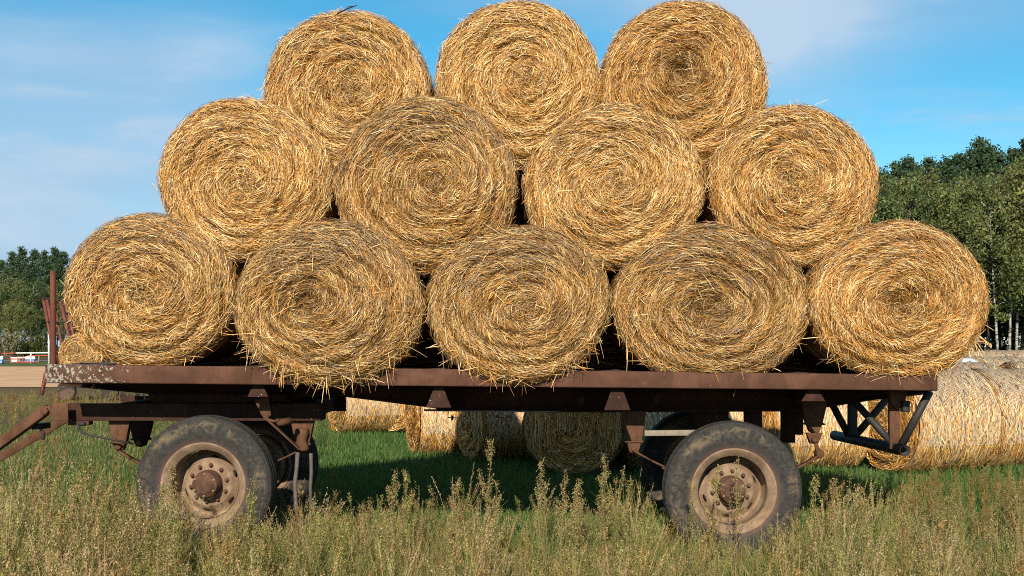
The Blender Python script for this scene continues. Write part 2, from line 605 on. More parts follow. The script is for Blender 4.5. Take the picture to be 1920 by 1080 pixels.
class Bale:
    """a bale whose axis runs along y; its wound end faces -y. Local frame: centre of the face rim."""
    def __init__(self, rx, rz, length, bulge, eye, seed, dimple=0.03, flat=None):
        self.rx, self.rz, self.len, self.b = rx, rz, length, bulge
        self.eye = np.array(eye, float)
        self.r = np.random.default_rng(seed)
        self.ph = self.r.random(12) * 6.28
        self.dim = dimple
        self.flat = flat
        self.dir = 1 if seed % 3 else -1

    def outline(self, th):
        p = self.ph
        k = 1 + 0.012 * np.sin(2 * th + p[0]) + 0.010 * np.sin(3 * th + p[1]) + 0.007 * np.sin(5 * th + p[2]) + 0.004 * np.sin(11 * th + p[3])
        return np.stack([self.rx * k * np.cos(th), self.rz * k * np.sin(th)], -1)

    def face(self, s, th, h=0.0):
        p = self.ph
        s1 = np.clip(s, 0, 1)
        o = self.outline(th)
        xz = o * s[..., None] + self.eye * (1 - s1)[..., None]
        y = self.b * (1 - np.clip(1 - s1 ** 2.5, 0, 1) ** (1 / 2.5)) - self.b
        y = y + self.dim * np.exp(-(s1 / 0.19) ** 2)
        spin = self.dir * th / (2 * math.pi)
        w = np.clip(s1 * 3, 0, 1) * np.clip((1.02 - s1) * 5, 0, 1)
        y = y + w * (0.020 * np.sin(2 * math.pi * (s * 5 + spin) + p[4] + 1.3 * np.sin(2 * th + p[5]))
                     + 0.013 * np.sin(2 * math.pi * (s * 9 + 2 * spin) + p[6] + 1.5 * np.sin(3 * th + p[7]))
                     + 0.016 * np.sin(2 * th + p[8] + 4 * s) + 0.010 * np.sin(5 * th + p[9] - 6 * s))
        out = np.stack([xz[..., 0], y - h, xz[..., 1]], -1)
        return out

    def normal(self, s, th):
        e = 0.02
        a = self.face(np.clip(s + e, 0.02, 1), th) - self.face(np.clip(s - e, 0, 1), th)
        b = self.face(np.maximum(s, .05), th + e) - self.face(np.maximum(s, .05), th - e)
        n = unit(np.cross(a, b))
        return n * np.where(n[..., 1:2] > 0, -1.0, 1.0)

    def side(self, th, y, h=0.0):
        o = self.outline(th)
        n = unit(np.stack([o[..., 0] / self.rx ** 2, o[..., 1] / self.rz ** 2], -1))
        lump = 0.012 * np.sin(3 * th + 9 * y + self.ph[10]) + 0.010 * np.sin(14 * y + self.ph[11])
        o = o + n * (h + lump * np.clip(y * 8, 0, 1))[..., None]
        # the far rim is rounded as well
        k = 1 - 0.10 * np.clip((y - (self.len - 0.12)) / 0.12, 0, 1) ** 2
        return np.stack([o[..., 0] * k, y + 0 * th, o[..., 1] * k], -1)

    def fix(self, V, root):
        """hay settles on the deck: nothing sinks below the boards"""
        if self.flat is None:
            return V
        X, Y = V[..., 0] + root[0], V[..., 1] + root[1]
        zmin = self.flat(X) + 0.006 - root[2]
        w = np.clip((Y + 0.035) / 0.03, 0, 1)
        z = V[..., 2]
        V[..., 2] = np.where(z < zmin, z * (1 - w) + zmin * w, z)
        return V

    def build(self, label, root, n_face=7000, n_side=1500, hang=0, tone=0.0, grey_top=0.0, fuzz=220, stray=130, group=None, wmul=1.0, amber=0.0):
        r = self.r
        root = np.array(root, float)
        base = float(-self.rz)
        E = empty('round_bale', (root[0], root[1] + self.len / 2, root[2] + base), label, 'hay bale', group)
        off = np.array((0, -self.len / 2, -base))      # local face frame -> frame of the Empty
        # underlay of the end face
        ns, nt = 34, 150
        S, T = np.meshgrid(np.linspace(0, 1, ns) ** 0.9, np.arange(nt) * 2 * math.pi / nt, indexing='ij')
        Vb = self.face(S, T)
        i, j = np.meshgrid(np.arange(ns - 1), np.arange(nt), indexing='ij')
        q = np.stack([i * nt + j, i * nt + (j + 1) % nt, (i + 1) * nt + (j + 1) % nt, (i + 1) * nt + j], -1).reshape(-1, 4)
        mb = MB()
        cu = np.array((0.16, 0.085, 0.028)) * (0.7 + 0.6 * r.random((ns * nt, 1)))
        mb.add(self.fix(Vb.reshape(-1, 3), root) + off, [q], cu)
        # wound straws
        n = n_face
        K = 5
        s0 = np.sqrt(r.random(n)) * 0.99 + 0.004
        th0 = r.random(n) * 2 * math.pi
        L = 0.035 + 0.15 * r.random(n) ** 1.6
        Rm = (self.rx + self.rz) / 2
        dth = np.clip(L / (Rm * np.maximum(s0, 0.1)), 0, 1.5)
        t = np.linspace(-0.5, 0.5, K)
        ang = 0.13 * r.standard_normal(n) + self.dir * 0.09
        wild = r.random(n) < 0.06 + 0.72 * np.exp(-(s0 / 0.24) ** 2)
        ang = np.where(wild, r.uniform(-1.5, 1.5, n), ang)
        dth = dth * np.cos(ang)
        ds = L * np.sin(ang) / Rm
        s = np.clip(s0[:, None] + ds[:, None] * t, 0.0, 1.0)
        th = th0[:, None] + dth[:, None] * t
        layer = 0.003 + 0.034 * r.random(n) ** 1.4
        tilt = 0.020 * r.standard_normal(n)
        h = layer[:, None] * .85 + tilt[:, None] * t
        P = self.face(s, th)
        N = self.normal(np.clip(s, 0.03, 0.985), th)
        P = P + N * np.maximum(h, -0.012)[..., None]
        Tg = unit(np.gradient(P, axis=1))
        sd = unit(np.cross(Tg, N))
        roll = (0.55 * r.standard_normal(n))[:, None, None]
        sd = sd * np.cos(roll) + N * np.sin(roll)
        hw = (0.0010 + 0.0013 * r.random(n) ** 2)[:, None] * np.array([.55, 1, 1, 1, .55]) * wmul
        P = self.fix(P, root)
        V, f = ribbons(P, hw, sd)
        gtop = grey_top * np.clip((np.sin(th0) * s0 - 0.25) * 2.2, 0, 1) + 0.35 * (s0 > 0.93)  # rim straws: weathered grey, plus brown painting the dark gaps between bales
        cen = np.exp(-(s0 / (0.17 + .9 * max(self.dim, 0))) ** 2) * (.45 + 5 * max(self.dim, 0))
        spot = 0 * s0
        for _ in range(3):              # damp or weathered patches with their own outline
            a_, s_, w_ = r.random() * 6.28, r.uniform(.3, .9), r.uniform(.10, .24)
            dd = np.hypot(s0 * np.cos(th0) - s_ * math.cos(a_), (s0 * np.sin(th0) - s_ * math.sin(a_)) * 1.6)
            spot = spot + np.clip(1.2 - dd / w_ + .5 * np.sin(9 * th0 + 14 * s0), 0, 1)
        spot = np.clip(spot, 0, 1) * (.25 + tone)
        patch = np.clip(np.sin(3 * th0 + self.ph[3] + 5 * s0) + np.sin(2 * th0 + self.ph[5] - 7 * s0) - 0.2, 0, 2)
        lay = np.sin(2 * math.pi * (s0 * 6.5 + self.dir * th0 / (2 * math.pi)) + self.ph[6] + 1.6 * np.sin(2 * th0 + self.ph[1]))
        lay2 = np.clip(lay, 0, 1)
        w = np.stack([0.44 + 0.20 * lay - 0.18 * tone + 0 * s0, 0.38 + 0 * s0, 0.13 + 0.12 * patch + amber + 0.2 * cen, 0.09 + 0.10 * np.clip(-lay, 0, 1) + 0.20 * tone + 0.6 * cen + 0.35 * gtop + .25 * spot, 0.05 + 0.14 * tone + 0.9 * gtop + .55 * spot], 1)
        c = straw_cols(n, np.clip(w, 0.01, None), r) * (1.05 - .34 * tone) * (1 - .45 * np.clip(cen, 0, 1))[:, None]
        mb.add(V + off, [f], np.repeat(c, K * 2, 0))
        mb_face = mesh('end_face', np.concatenate(mb.V), mb.F, M['straw'], E, cols=np.concatenate(mb.C), loc=(0, 0, 0))
        # round side and back
        nt, nl = 120, 22
        T, Y = np.meshgrid(np.arange(nt) * 2 * math.pi / nt, np.linspace(0, self.len, nl), indexing='xy')
        Vs = self.side(T, Y)
        i, j = np.meshgrid(np.arange(nl - 1), np.arange(nt), indexing='ij')
        q = np.stack([i * nt + j, (i + 1) * nt + j, (i + 1) * nt + (j + 1) % nt, i * nt + (j + 1) % nt], -1).reshape(-1, 4)
        back = np.array([[0, self.len + 0.04, 0]])
        Vall = np.concatenate([Vs.reshape(-1, 3), back])
        jb = np.arange(nt)
        tri = np.stack([(nl - 1) * nt + jb, np.full(nt, nl * nt), (nl - 1) * nt + (jb + 1) % nt], 1)
        ms = MB()
        cu = np.array((0.24, 0.145, 0.06)) * (0.7 + 0.6 * r.random((len(Vall), 1)))
        ms.add(self.fix(Vall, root) + off, [q, tri], cu)
        n, K = n_side, 4
        th0 = r.random(n) * 2 * math.pi
        y0 = self.len * r.random(n) ** 1.6
        L = 0.08 + 0.25 * r.random(n)
        t = np.linspace(-.5, .5, K)
        th = th0[:, None] + (L / Rm)[:, None] * t
        y = np.clip(y0[:, None] + (L * 0.35 * r.standard_normal(n))[:, None] * t, 0.0, self.len - 0.02)
        h = 0.004 + 0.015 * r.random(n)[:, None] + 0.02 * r.standard_normal(n)[:, None] * t
        P = self.side(th, y, np.maximum(h, -.004))
        P = self.fix(P, root)
        Tg = unit(np.gradient(P, axis=1))
        out = unit(np.stack([np.cos(th), 0 * th, np.sin(th)], -1))
        sd = unit(np.cross(Tg, out))
        V, f = ribbons(P, (0.002 + 0.002 * r.random(n))[:, None] * wmul, sd)
        c = straw_cols(n, (0.16, 0.26, 0.14, 0.2, 0.34), r)
        ms.add(V + off, [f], np.repeat(c, K * 2, 0))
        mesh('round_side', np.concatenate(ms.V), ms.F, M['straw'], E, cols=np.concatenate(ms.C), loc=(0, 0, 0))
        # loose straws: on the face, round the rim, hanging from the lower edge
        Ps, cs = [], []
        K = 4
        t = np.linspace(0, 1, K)

        def shoot(A, Dv, L, bend):
            n = len(A)
            b = bend * r.standard_normal((n, 3))
            P = A[:, None] + Dv[:, None] * (L[:, None] * t)[..., None] + b[:, None] * (t ** 2)[None, :, None] * L[:, None, None]
            P[..., 2] -= 0.25 * (L[:, None] ** 1.0) * t[None] ** 2 * 0.3
            return P
        n = stray
        s0, th0 = np.sqrt(r.uniform(0.02, 1, n)), r.random(n) * 6.283
        N = self.normal(np.clip(s0, 0.05, 0.98), th0)
        A = self.face(s0, th0) + N * r.uniform(0.016, 0.04, n)[:, None]
        Dv = unit(r.standard_normal((n, 3)) * np.array((1, 0.10, 1)) + N * r.uniform(-.05, .18, n)[:, None])
        Ps.append(shoot(A, Dv, r.uniform(0.05, 0.22, n) * np.where(s0 > .75, .5, 1.0), 0.06))
        n = fuzz
        th0 = r.random(n) * 6.283
        s0 = r.uniform(0.9, 1.0, n)
        A = self.face(s0, th0)
        rad = np.stack([np.cos(th0), 0 * th0, np.sin(th0)], -1)
        tan = np.stack([-np.sin(th0), 0 * th0, np.cos(th0)], -1) * np.sign(r.standard_normal(n))[:, None]
        Dv = unit(rad * r.uniform(0.1, 0.75, n)[:, None] + tan + r.standard_normal((n, 3)) * 0.3)
        Ps.append(shoot(A, Dv, r.uniform(0.03, 0.11, n), 0.1))
        if hang:
            n = hang
            th0 = r.uniform(math.pi * 1.02, math.pi * 1.98, n)
            s0 = r.uniform(0.72, 1.0, n)
            N = self.normal(np.clip(s0, 0, 0.98), th0)
            A = self.fix(self.face(s0, th0), root) + N * 0.015
            Dv = unit(np.stack([0.28 * r.standard_normal(n), -np.abs(0.14 * r.standard_normal(n)) - .03, -np.ones(n)], -1))
            Ps.append(shoot(A, Dv, 0.03 + 0.15 * r.random(n) ** 2.4, 0.06))
            n = hang * 2 // 3                      # strands that lie along the lower edge
            th0 = r.uniform(math.pi * 1.15, math.pi * 1.85, n)
            s0 = r.uniform(0.86, 1.0, n)
            N = self.normal(np.clip(s0, 0, 0.98), th0)
            A = self.fix(self.face(s0, th0), root) + N * 0.02
            Dv = unit(np.stack([np.sign(r.standard_normal(n)), -0.08 * r.random(n), 0.3 * r.standard_normal(n) - .12], -1))
            Ps.append(shoot(A, Dv, 0.05 + 0.10 * r.random(n), 0.08))
        P = np.concatenate(Ps)
        n = len(P)
        Tg = unit(np.gradient(P, axis=1))
        view = unit(np.array((0.25, -1.0, 0.3)) + 0.5 * r.standard_normal((n, 1, 3)))
        sd = unit(np.cross(Tg, view))
        V, f = ribbons(P, (0.0010 + 0.0012 * r.random(n) ** 2)[:, None] * np.array([.8, 1, 1, .5]) * wmul, sd)
        c = straw_cols(n, (0.36, 0.40, 0.12, 0.08, 0.08), r)
        props(mesh('loose_straw', V + off, [f], M['straw'], E, cols=np.repeat(c, K * 2, 0), loc=(0, 0, 0)), kind='stuff')
        return E


# deck height along the trailer: it falls slightly towards its rear
XL, XR = W(85, 0, 0)[0], W(1758, 0, 0)[0]
ZTL, ZTR = W(0, 683, 0)[2], W(0, 703, 0)[2]
ZBL, ZBR = W(0, 718, 0)[2], W(0, 733, 0)[2]


def ztop(x):
    return ZTL + (ZTR - ZTL) * (np.asarray(x) - XL) / (XR - XL)


def zbot(x):
    return ZBL + (ZBR - ZBL) * (np.asarray(x) - XL) / (XR - XL)


def deckz(x):
    return ztop(x) - 0.004


YB = 0.17      # depth of the rims of the front bales
front = [  # row, px, py, rx, rz (pixels), eye px, py, rim depth, bulge, seed, dimple, hang, tone, grey_top, amber, label
    ('L', 287, 545, 161, 143, 285, 560, 0.16, 0.17, 31, 0.02, 30, 0.25, 0.5, 0.0, 'bottom row bale beside the upright post, at the drawbar end of the trailer'),
    ('L', 621, 570, 174, 154, 575, 570, 0.02, 0.24, 32, 0.08, 190, 0.5, 0.8, 0.0, 'sagging bottom row bale hanging lowest over the rail with a fringe of straw'),
    ('L', 972, 571, 171, 146, 990, 580, 0.04, 0.20, 34, 0.01, 140, 0.5, 0.7, 0.0, 'middle bale of the bottom row, slightly overhanging the rail'),
    ('L', 1331, 570, 183, 149, 1320, 585, 0.14, 0.16, 35, 0.08, 40, 0.55, 0.6, 0.0, 'widest, flattest bottom row bale resting fully on the deck above the rear wheel'),
    ('L', 1680, 564, 170, 145, 1675, 575, 0.08, 0.18, 37, 0.09, 90, 0.1, 0.35, 0.28, 'golden bottom row bale at the rear end of the trailer with loose straw tuft'),
    ('M', 463, 338, 163, 151, 468, 350, 0.18, 0.15, 38, 0.0, 25, 0.0, 0.15, 0.0, 'pale second row bale nearest the upright post'),
    ('M', 801, 351, 171, 163, 830, 345, 0.12, 0.21, 40, 0.02, 30, 0.4, 0.65, 0.05, 'brownish second row bale with a grey weathered top, biggest of its row'),
    ('M', 1152, 352, 170, 153, 1150, 352, 0.20, 0.15, 41, 0.0, 25, 0.05, 0.25, 0.0, 'pale tidy second row bale right above the gap between two trailer wheels'),
    ('M', 1484, 350, 159, 150, 1475, 345, 0.20, 0.16, 43, 0.03, 25, 0.05, 0.2, 0.1, 'second row bale next to the dark wood at the rear end'),
    ('T', 651, 178, 155, 156, 668, 172, 0.28, 0.14, 44, 0.03, 10, 0.05, 0.15, 0.05, 'top row bale with a dark twig on its crest, toward the drawbar end'),
    ('T', 969, 160, 154, 155, 990, 150, 0.28, 0.14, 46, 0.0, 10, 0.0, 0.1, 0.0, 'palest top row bale between two others, standing highest in the stack'),
    ('T', 1282, 164, 158, 157, 1272, 135, 0.28, 0.15, 47, 0.13, 10, 0.1, 0.15, 0.30, 'amber top row bale with a dark hollow at its centre'),
]
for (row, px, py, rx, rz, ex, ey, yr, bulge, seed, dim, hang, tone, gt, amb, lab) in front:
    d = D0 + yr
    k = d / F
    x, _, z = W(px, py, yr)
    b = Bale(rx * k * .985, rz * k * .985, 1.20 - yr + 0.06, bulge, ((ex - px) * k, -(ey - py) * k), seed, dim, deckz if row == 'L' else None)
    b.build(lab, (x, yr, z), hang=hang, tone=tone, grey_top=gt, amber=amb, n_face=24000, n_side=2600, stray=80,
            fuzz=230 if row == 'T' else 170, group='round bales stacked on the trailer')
# the second stack of bales behind them on the same deck, only glimpsed through the gaps
rear = [('L', 378, 555), ('L', 772, 560), ('L', 1173, 560), ('L', 1580, 555), ('M', 655, 365), ('M', 972, 368), ('M', 1375, 368)]
rear_lab = {'L': 'shaded bale of the rear stack, glimpsed in the gaps low behind the bottom row', 'M': 'shaded bale of the rear stack, glimpsed in the gaps behind the second row'}
for q, (row, px, py) in enumerate(rear):
    x, _, z = W(px, py, YB)
    k = (D0 + YB) / F
    b = Bale(166 * k, 150 * k, 1.08, 0.08, (0, 0), 140 + q, 0, deckz if row == 'L' else None)
    b.build(rear_lab[row], (x, 1.36, z - 0.02), n_face=700, n_side=1500, fuzz=60, stray=10, wmul=1.4, group='round bales of the rear stack on the trailer')

# a dark twig on the crest of the first top bale
tw = MB()
tw.tube([W(632, 26, .1), W(650, 17, .12), W(669, 10, .14)], [0.006, 0.005, 0.003], 6, col=(0.05, 0.035, 0.03))
tw.tube([W(649, 18, .12), W(654, 12, .13), W(664, 12, .13)], [0.004, 0.003, 0.002], 5, col=(0.05, 0.035, 0.03))
props(tw.build('twig', M['weed']), 'thin dark twig sticking up from the crest of a top bale', 'twig')
# tuft of loose straws that fans out of the rear bottom bale
tf_r = np.random.default_rng(5)
n = 26
A = np.array(W(1818, 615, 0.02)) + tf_r.standard_normal((n, 3)) * np.array((0.02, 0.02, 0.05))
E_ = np.array([W(1790 + 75 * tf_r.random() + 5, 640 + 30 * tf_r.random(), -0.05 + .15 * tf_r.random()) for _ in range(n)])
t = np.linspace(0, 1, 5)
P = A[:, None] + (E_ - A)[:, None] * t[None, :, None]
P[..., 2] += 0.06 * (t * (1 - t))[None] * tf_r.random(n)[:, None]
sd = unit(np.cross(unit(np.gradient(P, axis=1)), np.array((0.1, -1, 0.2))))
V, f = ribbons(P, 0.0024, sd)
tuft = mesh('straw_tuft', V, [f], M['straw'], cols=np.repeat(straw_cols(n, (.4, .45, .1, .05, .0), tf_r), 10, 0))
props(tuft, 'loose fan of straws sticking out of the rear bottom bale', 'straw tuft', kind='stuff')

# ------------------------------------------------------------------ the trailer
TR = empty('flatbed_trailer', (0, 1.2, 0), 'rusty brown four wheeled flatbed farm trailer loaded with round bales', 'trailer')


def rail_profile(x, y0, y1, sgn):
    zt, zb = float(ztop(x)), float(zbot(x))
    r = 0.012
    pts = []
    # C section: outer face y0, flanges reach to y1
    for a in np.linspace(0, 90, 5):
        pts.append((y0 + sgn * (r - r * math.cos(R(a))), zb + r - r * math.sin(R(a))))
    pts += [(y1, zb), (y1, zb + 0.008), (y0 + sgn * 0.008, zb + 0.012), (y0 + sgn * 0.008, zt - 0.012), (y1, zt - 0.008), (y1, zt)]
    for a in np.linspace(90, 0, 5):
        pts.append((y0 + sgn * (r - r * math.cos(R(a))), zt - r + r * math.sin(R(a))))
    return np.array([(x, p[0], p[1]) for p in pts])


for y0, y1, sgn in ((0.0, 0.07, 1), (2.4, 2.33, -1)):
    mb = MB().loft([rail_profile(x, y0, y1, sgn) for x in np.linspace(XL, XR, 25)])
    mb.build('side_rail', M['rail'], TR)
for x in (XL, XR):
    sg = 1 if x == XL else -1
    zt, zb = float(ztop(x)), float(zbot(x))
    MB().box((x + sg * 0.03, 1.2, (zt + zb) / 2), (0.056, 2.25, zt - zb - 0.004)).build('end_rail', M['rail'], TR, bevel=0.008)
# planked deck
mb = MB()
yy = np.linspace(0.075, 2.325, 16)
for a, b_ in zip(yy[:-1], yy[1:]):
    rg = [np.array([(x, a + 0.003, float(ztop(x)) - 0.03), (x, b_ - 0.003, float(ztop(x)) - 0.03), (x, b_ - 0.003, float(ztop(x)) - 0.006), (x, a + 0.003, float(ztop(x)) - 0.006)]) for x in (XL + 0.07, XR - 0.07)]
    mb.loft(rg)
mb.build('deck', M['plank'], TR)
# cross members
mb_px = [150, 330, 500, 820, 1000, 1160, 1330, 1525, 1690]
for px in mb_px:
    x = W(px, 0, 0.1)[0]
    z1 = float(ztop(x)) - 0.032
    MB().box((x, 1.2, z1 - 0.05), (0.06, 2.24, 0.095)).build('cross_member', M['frame'], TR, bevel=0.004)
# long beams with the deep belly


def long_beam(Y):
    low = [(118, 722), (287, 738), (540, 740), (640, 742), (815, 764), (832, 770), (1130, 772), (1500, 770), (1640, 748), (1745, 737)]
    d = D0 + 0.7
    pts = [((px - 960) * d / F, EYE - (py - HZ) * d / F) for px, py in low]
    top = [(x, float(ztop(x)) - 0.13) for x, z in pts]
    mb = MB()
    mb.prism(pts + top[::-1], Y - 0.006, Y + 0.006)
    for (x0, z0), (x1, z1) in zip(pts[:-1], pts[1:]):
        mb.bar((x0, Y, z0 + 0.004), (x1, Y, z1 + 0.004), 0.10, 0.014)
    for (x0, z0), (x1, z1) in zip(top[:-1], top[1:]):
        mb.bar((x0, Y, z0 - 0.004), (x1, Y, z1 - 0.004), 0.10, 0.014)
    return mb.build('long_beam', M['frame'], TR)


long_beam(0.7)
long_beam(1.7)
# outrigger gussets under the rail
for px, w0, w1, ybot in ((822, 16, 48, 764), (1158, 20, 50, 769), (1527, 18, 46, 752), (482, 18, 40, 744)):
    mb = MB()
    x, _, zt = W(px, 0, 0.05)
    zt = float(zbot(x)) - 0.004
    zb = W(px, ybot, 0.1)[2]
    k = D0 / F
    front_ = [(x - w0 * k / 2, zt), (x + w0 * k / 2, zt), (x + w1 * k / 2, zb), (x - w1 * k / 2, zb)]
    mb.prism([front_[0], front_[3], front_[2], front_[1]], 0.075, 0.090)
    mb.bar((x, 0.091, (zt + zb) / 2), (x, 0.68, (zt + zb) / 2 - 0.005), 0.012, zt - zb - 0.02)
    mb.bar((x, 0.091, zb + 0.008), (x, 0.68, zb + 0.004), w1 * k * 0.7, 0.010)
    mb.build('gusset', M['frame'], TR, bevel=0.003)
# thin rods under the belly with two wire loops
mb = MB()
mb.tube([W(795, 769, .4), W(985, 771, .4), W(1050, 772, .4)], 0.008, 8)
mb.build('conduit', M['black_steel'], TR)
for a, b_ in ((840, 879), (924, 962)):
    mb = MB()
    mb.tube([W(a, 770, .5), W(a, 783, .5), W(b_, 783.5, .5), W(b_, 771, .5)], 0.005, 8)
    for c in (a + 8, b_ - 8):
        mb.tube([W(c, 779, .5), W(c, 788, .5)], 0.009, 8)
    mb.build('loop_bracket', M['black_steel'], TR)
# slanted braces inside the frame
for a, b_ in (((1095, 745), (1083, 768)), ((1240, 735), (1215, 770)), ((1505, 735), (1492, 760))):
    MB().bar(W(*a, .35), W(*b_, .5), 0.05, 0.02, (0, 1, 0)).build('brace', M['frame'], TR)

# front bogie: turntable ring, lower frame, hangers
bx, _, bz = W(400, 748, 1.2)
mb = MB()
mb.lathe([(0.46, 0), (0.50, 0.0), (0.50, 0.035), (0.46, 0.035), (0.46, 0)], (bx, 1.2, W(0, 757, .7)[2]), 48, (0, 0, 1))
mb.lathe([(0.47, 0.045), (0.51, 0.045), (0.51, 0.085), (0.47, 0.085), (0.47, 0.045)], (bx, 1.2, W(0, 757, .7)[2]), 48, (0, 0, 1))
mb.build('turntable', M['rust'], TR, smooth=False)
x0, _, z1 = W(285, 740, .7)
x1 = W(540, 740, .7)[0]
z0 = W(0, 757, .62)[2]
MB().box(((x0 + x1) / 2, 1.2, (z0 + z1) / 2 + 0.01), (x1 - x0, 1.14, 0.06)).build('bolster', M['frame'], TR, bevel=0.006)
YL = 0.55
for Y in (YL, 1.85):
    d = D0 + YL
    xa, xb = (122 - 960) * d / F, (604 - 960) * d / F
    za, zb = EYE - (757 - HZ) * d / F, EYE - (789 - HZ) * d / F
    mb = MB()
    mb.prism([(xa, za), (xa, zb), (xb, zb), (xb, za)], Y, Y + 0.008)
    mb.box(((xa + xb) / 2, Y + 0.045, za - 0.005), (xb - xa, 0.074, 0.010))
    mb.box(((xa + xb) / 2, Y + 0.045, zb + 0.005), (xb - xa, 0.074, 0.010))
    mb.build('bogie_beam', M['frame'], TR, bevel=0.003)
d = D0 + YL
for px in (210, 395, 570):
    x = (px - 960) * d / F
    MB().box((x, 1.24, EYE - (773 - HZ) * d / F), (0.10, 1.2, 0.11)).build('bogie_cross_beam', M['frame'], TR, bevel=0.004)
x = (572 - 960) * d / F
MB().box((x + .01, 0.62, EYE - (772 - HZ) * d / F), (0.26, 0.13, 0.128)).build('bogie_end_box', M['frame'], TR, bevel=0.006)


def hanger(px0, px1, py0, py1, Y, wt=None, pin=True, mat='rust'):
    """a tapered spring hanger: plates narrowing to a pin boss"""
    a, b_ = W(px0, py0, Y), W(px1, py0, Y)
    cx = (a[0] + b_[0]) / 2
    w0 = b_[0] - a[0]
    zt, zb = a[2], W(px0, py1, Y)[2]
    w1 = w0 * 0.62 if wt is None else wt
    mb = MB()
    zz = zb + (zt - zb) * 0.28
    mb.prism([(cx - w0 / 2, zt), (cx - w1 / 2, zz), (cx + w1 / 2, zz), (cx + w0 / 2, zt)], Y, Y + 0.07)
    mb.box((cx, Y + 0.03, zz), (w1 * 1.22, 0.10, 0.014))
    mb.prism([(cx - w1 * .46, zz - .007), (cx - w1 * .30, zb + .01), (cx - .12 * w1, zb), (cx + .12 * w1, zb), (cx + w1 * .30, zb + .01), (cx + w1 * .46, zz - .007)], Y - 0.004, Y + 0.06)
    o = mb.build('spring_hanger', M[mat], TR, bevel=0.004)
    if pin:
        MB().lathe([(0.0, 0.03), (0.018, 0.03), (0.023, 0.024), (0.023, 0.0)], (cx, Y - 0.004, zb + 0.035), 14).build('pin', M['rust'], o)
    return o


for Y in (0.62, 1.75):
    hanger(203, 243, 789, 846, Y)
    hanger(1166, 1212, 771, 850, Y)
    hanger(1503, 1552, 752, 812, Y, pin=False)
hanger(545, 588, 789, 850, 0.60)
hanger(240, 285, 788, 838, 1.25, mat='frame')
# shackle at the rear end of the rear spring
mb = MB()
mb.prism([(W(1513, 0, .6)[0], W(0, 812, .6)[2]), (W(1520, 0, .6)[0], W(0, 832, .6)[2]), (W(1534, 0, .6)[0], W(0, 832, .6)[2]), (W(1543, 0, .6)[0], W(0, 812, .6)[2])], .596, .66)
mb.bar(W(1527, 824, .59), W(1536, 852, .59), 0.03, 0.02, (0, 1, 0))
mb.lathe([(0, .03), (.03, .03), (.035, .0), (.035, -.05)], W(1537, 851, .59), 16)
mb.lathe([(0, .025), (.022, .025), (.026, .0)], W(1527, 824, .585), 14)
mb.build('shackle', M['rust'], TR, bevel=0.003)


def leaf_spring(p0, mid, p1, Y, n=4):
    a, m_, b_ = [np.array(W(*p, Y)) for p in (p0, mid, p1)]
    mb = MB()
    for k in range(n):
        sh = 0.10 + 0.17 * k if k else 0.0
        t = np.linspace(sh * 0.5, 1 - sh * 0.5, 13)
        pts = ((1 - t) ** 2)[:, None] * a + (2 * t * (1 - t))[:, None] * (2 * m_ - (a + b_) / 2) + (t ** 2)[:, None] * b_
        pts[:, 2] -= k * 0.0145
        for q in range(12):
            mb.bar(pts[q], pts[q + 1], 0.07, 0.0125)
    for q in (0.2, 0.86):
        p = ((1 - q) ** 2) * a + (2 * q * (1 - q)) * (2 * m_ - (a + b_) / 2) + (q ** 2) * b_
        mb.box(p + np.array((0, 0, -0.02)), (0.03, 0.085, 0.075))
    return mb.build('leaf_spring', M['rust'], TR)


for Y in (0.60, 1.77):
    leaf_spring((1190, 846), (1372, 905), (1537, 852), Y)
    leaf_spring((224, 846), (384, 895), (566, 842), Y)
for px, py in ((382, 911), (1377, 922)):
    x, _, z = W(px, py, 0.2)
    mb = MB()
    mb.box((x, 1.2, z), (0.10, 1.55, 0.10))
    mb.lathe([(0.0, 0.0), (0.19, 0.0), (0.19, 0.12), (0.0, 0.12)], (x, 0.62, z), 32)
    mb.lathe([(0.0, 0.0), (0.19, 0.0), (0.19, 0.12), (0.0, 0.12)], (x, 1.9, z), 32)
    mb.build('axle', M['black_steel'], TR, bevel=0.004)
# brake rod by the rear hanger, bent air pipe by the front one
MB().bar(W(1208, 812, .5), W(1330, 811, .5), 0.05, 0.042).build('brake_rod', M['grey_steel'], TR, bevel=0.003)
mb = MB()
mb.tube([W(146, 792, .5), W(147, 803, .5), W(153, 811, .5), W(170, 816, .5), W(205, 823, .5), W(250, 832, .52)], 0.009, 8)
mb.tube([W(148, 795, .5), W(160, 795, .5)], 0.015, 8)
mb.build('air_pipe', M['black_steel'], TR)
MB().box(W(151, 793, .6), (0.16, 0.10, 0.03)).build('pipe_bracket', M['rust'], TR, bevel=0.003)
# inner cross plates behind the rear wheel
for px0, px1, py0, py1, Y in ((1300, 1365, 765, 830, .95), (1395, 1428, 768, 815, .95), (1490, 1505, 765, 815, 1.0), (1464, 1490, 765, 830, 1.3)):
    a, b_ = W(px0, py0, Y), W(px1, py1, Y)
    MB().box(((a[0] + b_[0]) / 2, Y, (a[2] + b_[2]) / 2), (b_[0] - a[0], 0.05, a[2] - b_[2])).build('inner_bracket', M['frame'], TR, bevel=0.004)
# lit plate and strut by the front wheel
mb = MB()
mb.prism([(W(p[0], 0, .30)[0], W(0, p[1], .30)[2]) for p in ((477, 752), (503, 743), (508, 778), (497, 789), (490, 778))], .30, .312)
mb.bar(W(500, 785, .30), W(562, 842, .36), 0.012, 0.055, (0, 1, 0))
mb.build('strut', M['rust'], TR, bevel=0.003)
mb = MB()
mb.tube([W(500, 786, .30), W(514, 790, .3), W(524, 786, .3)], 0.010, 8)
mb.tube([W(521, 796, .31), W(527, 792, .31), W(545, 789, .36)], [0.022, 0.028, 0.028], 12)
mb.build('air_valve', M['rust'], TR)
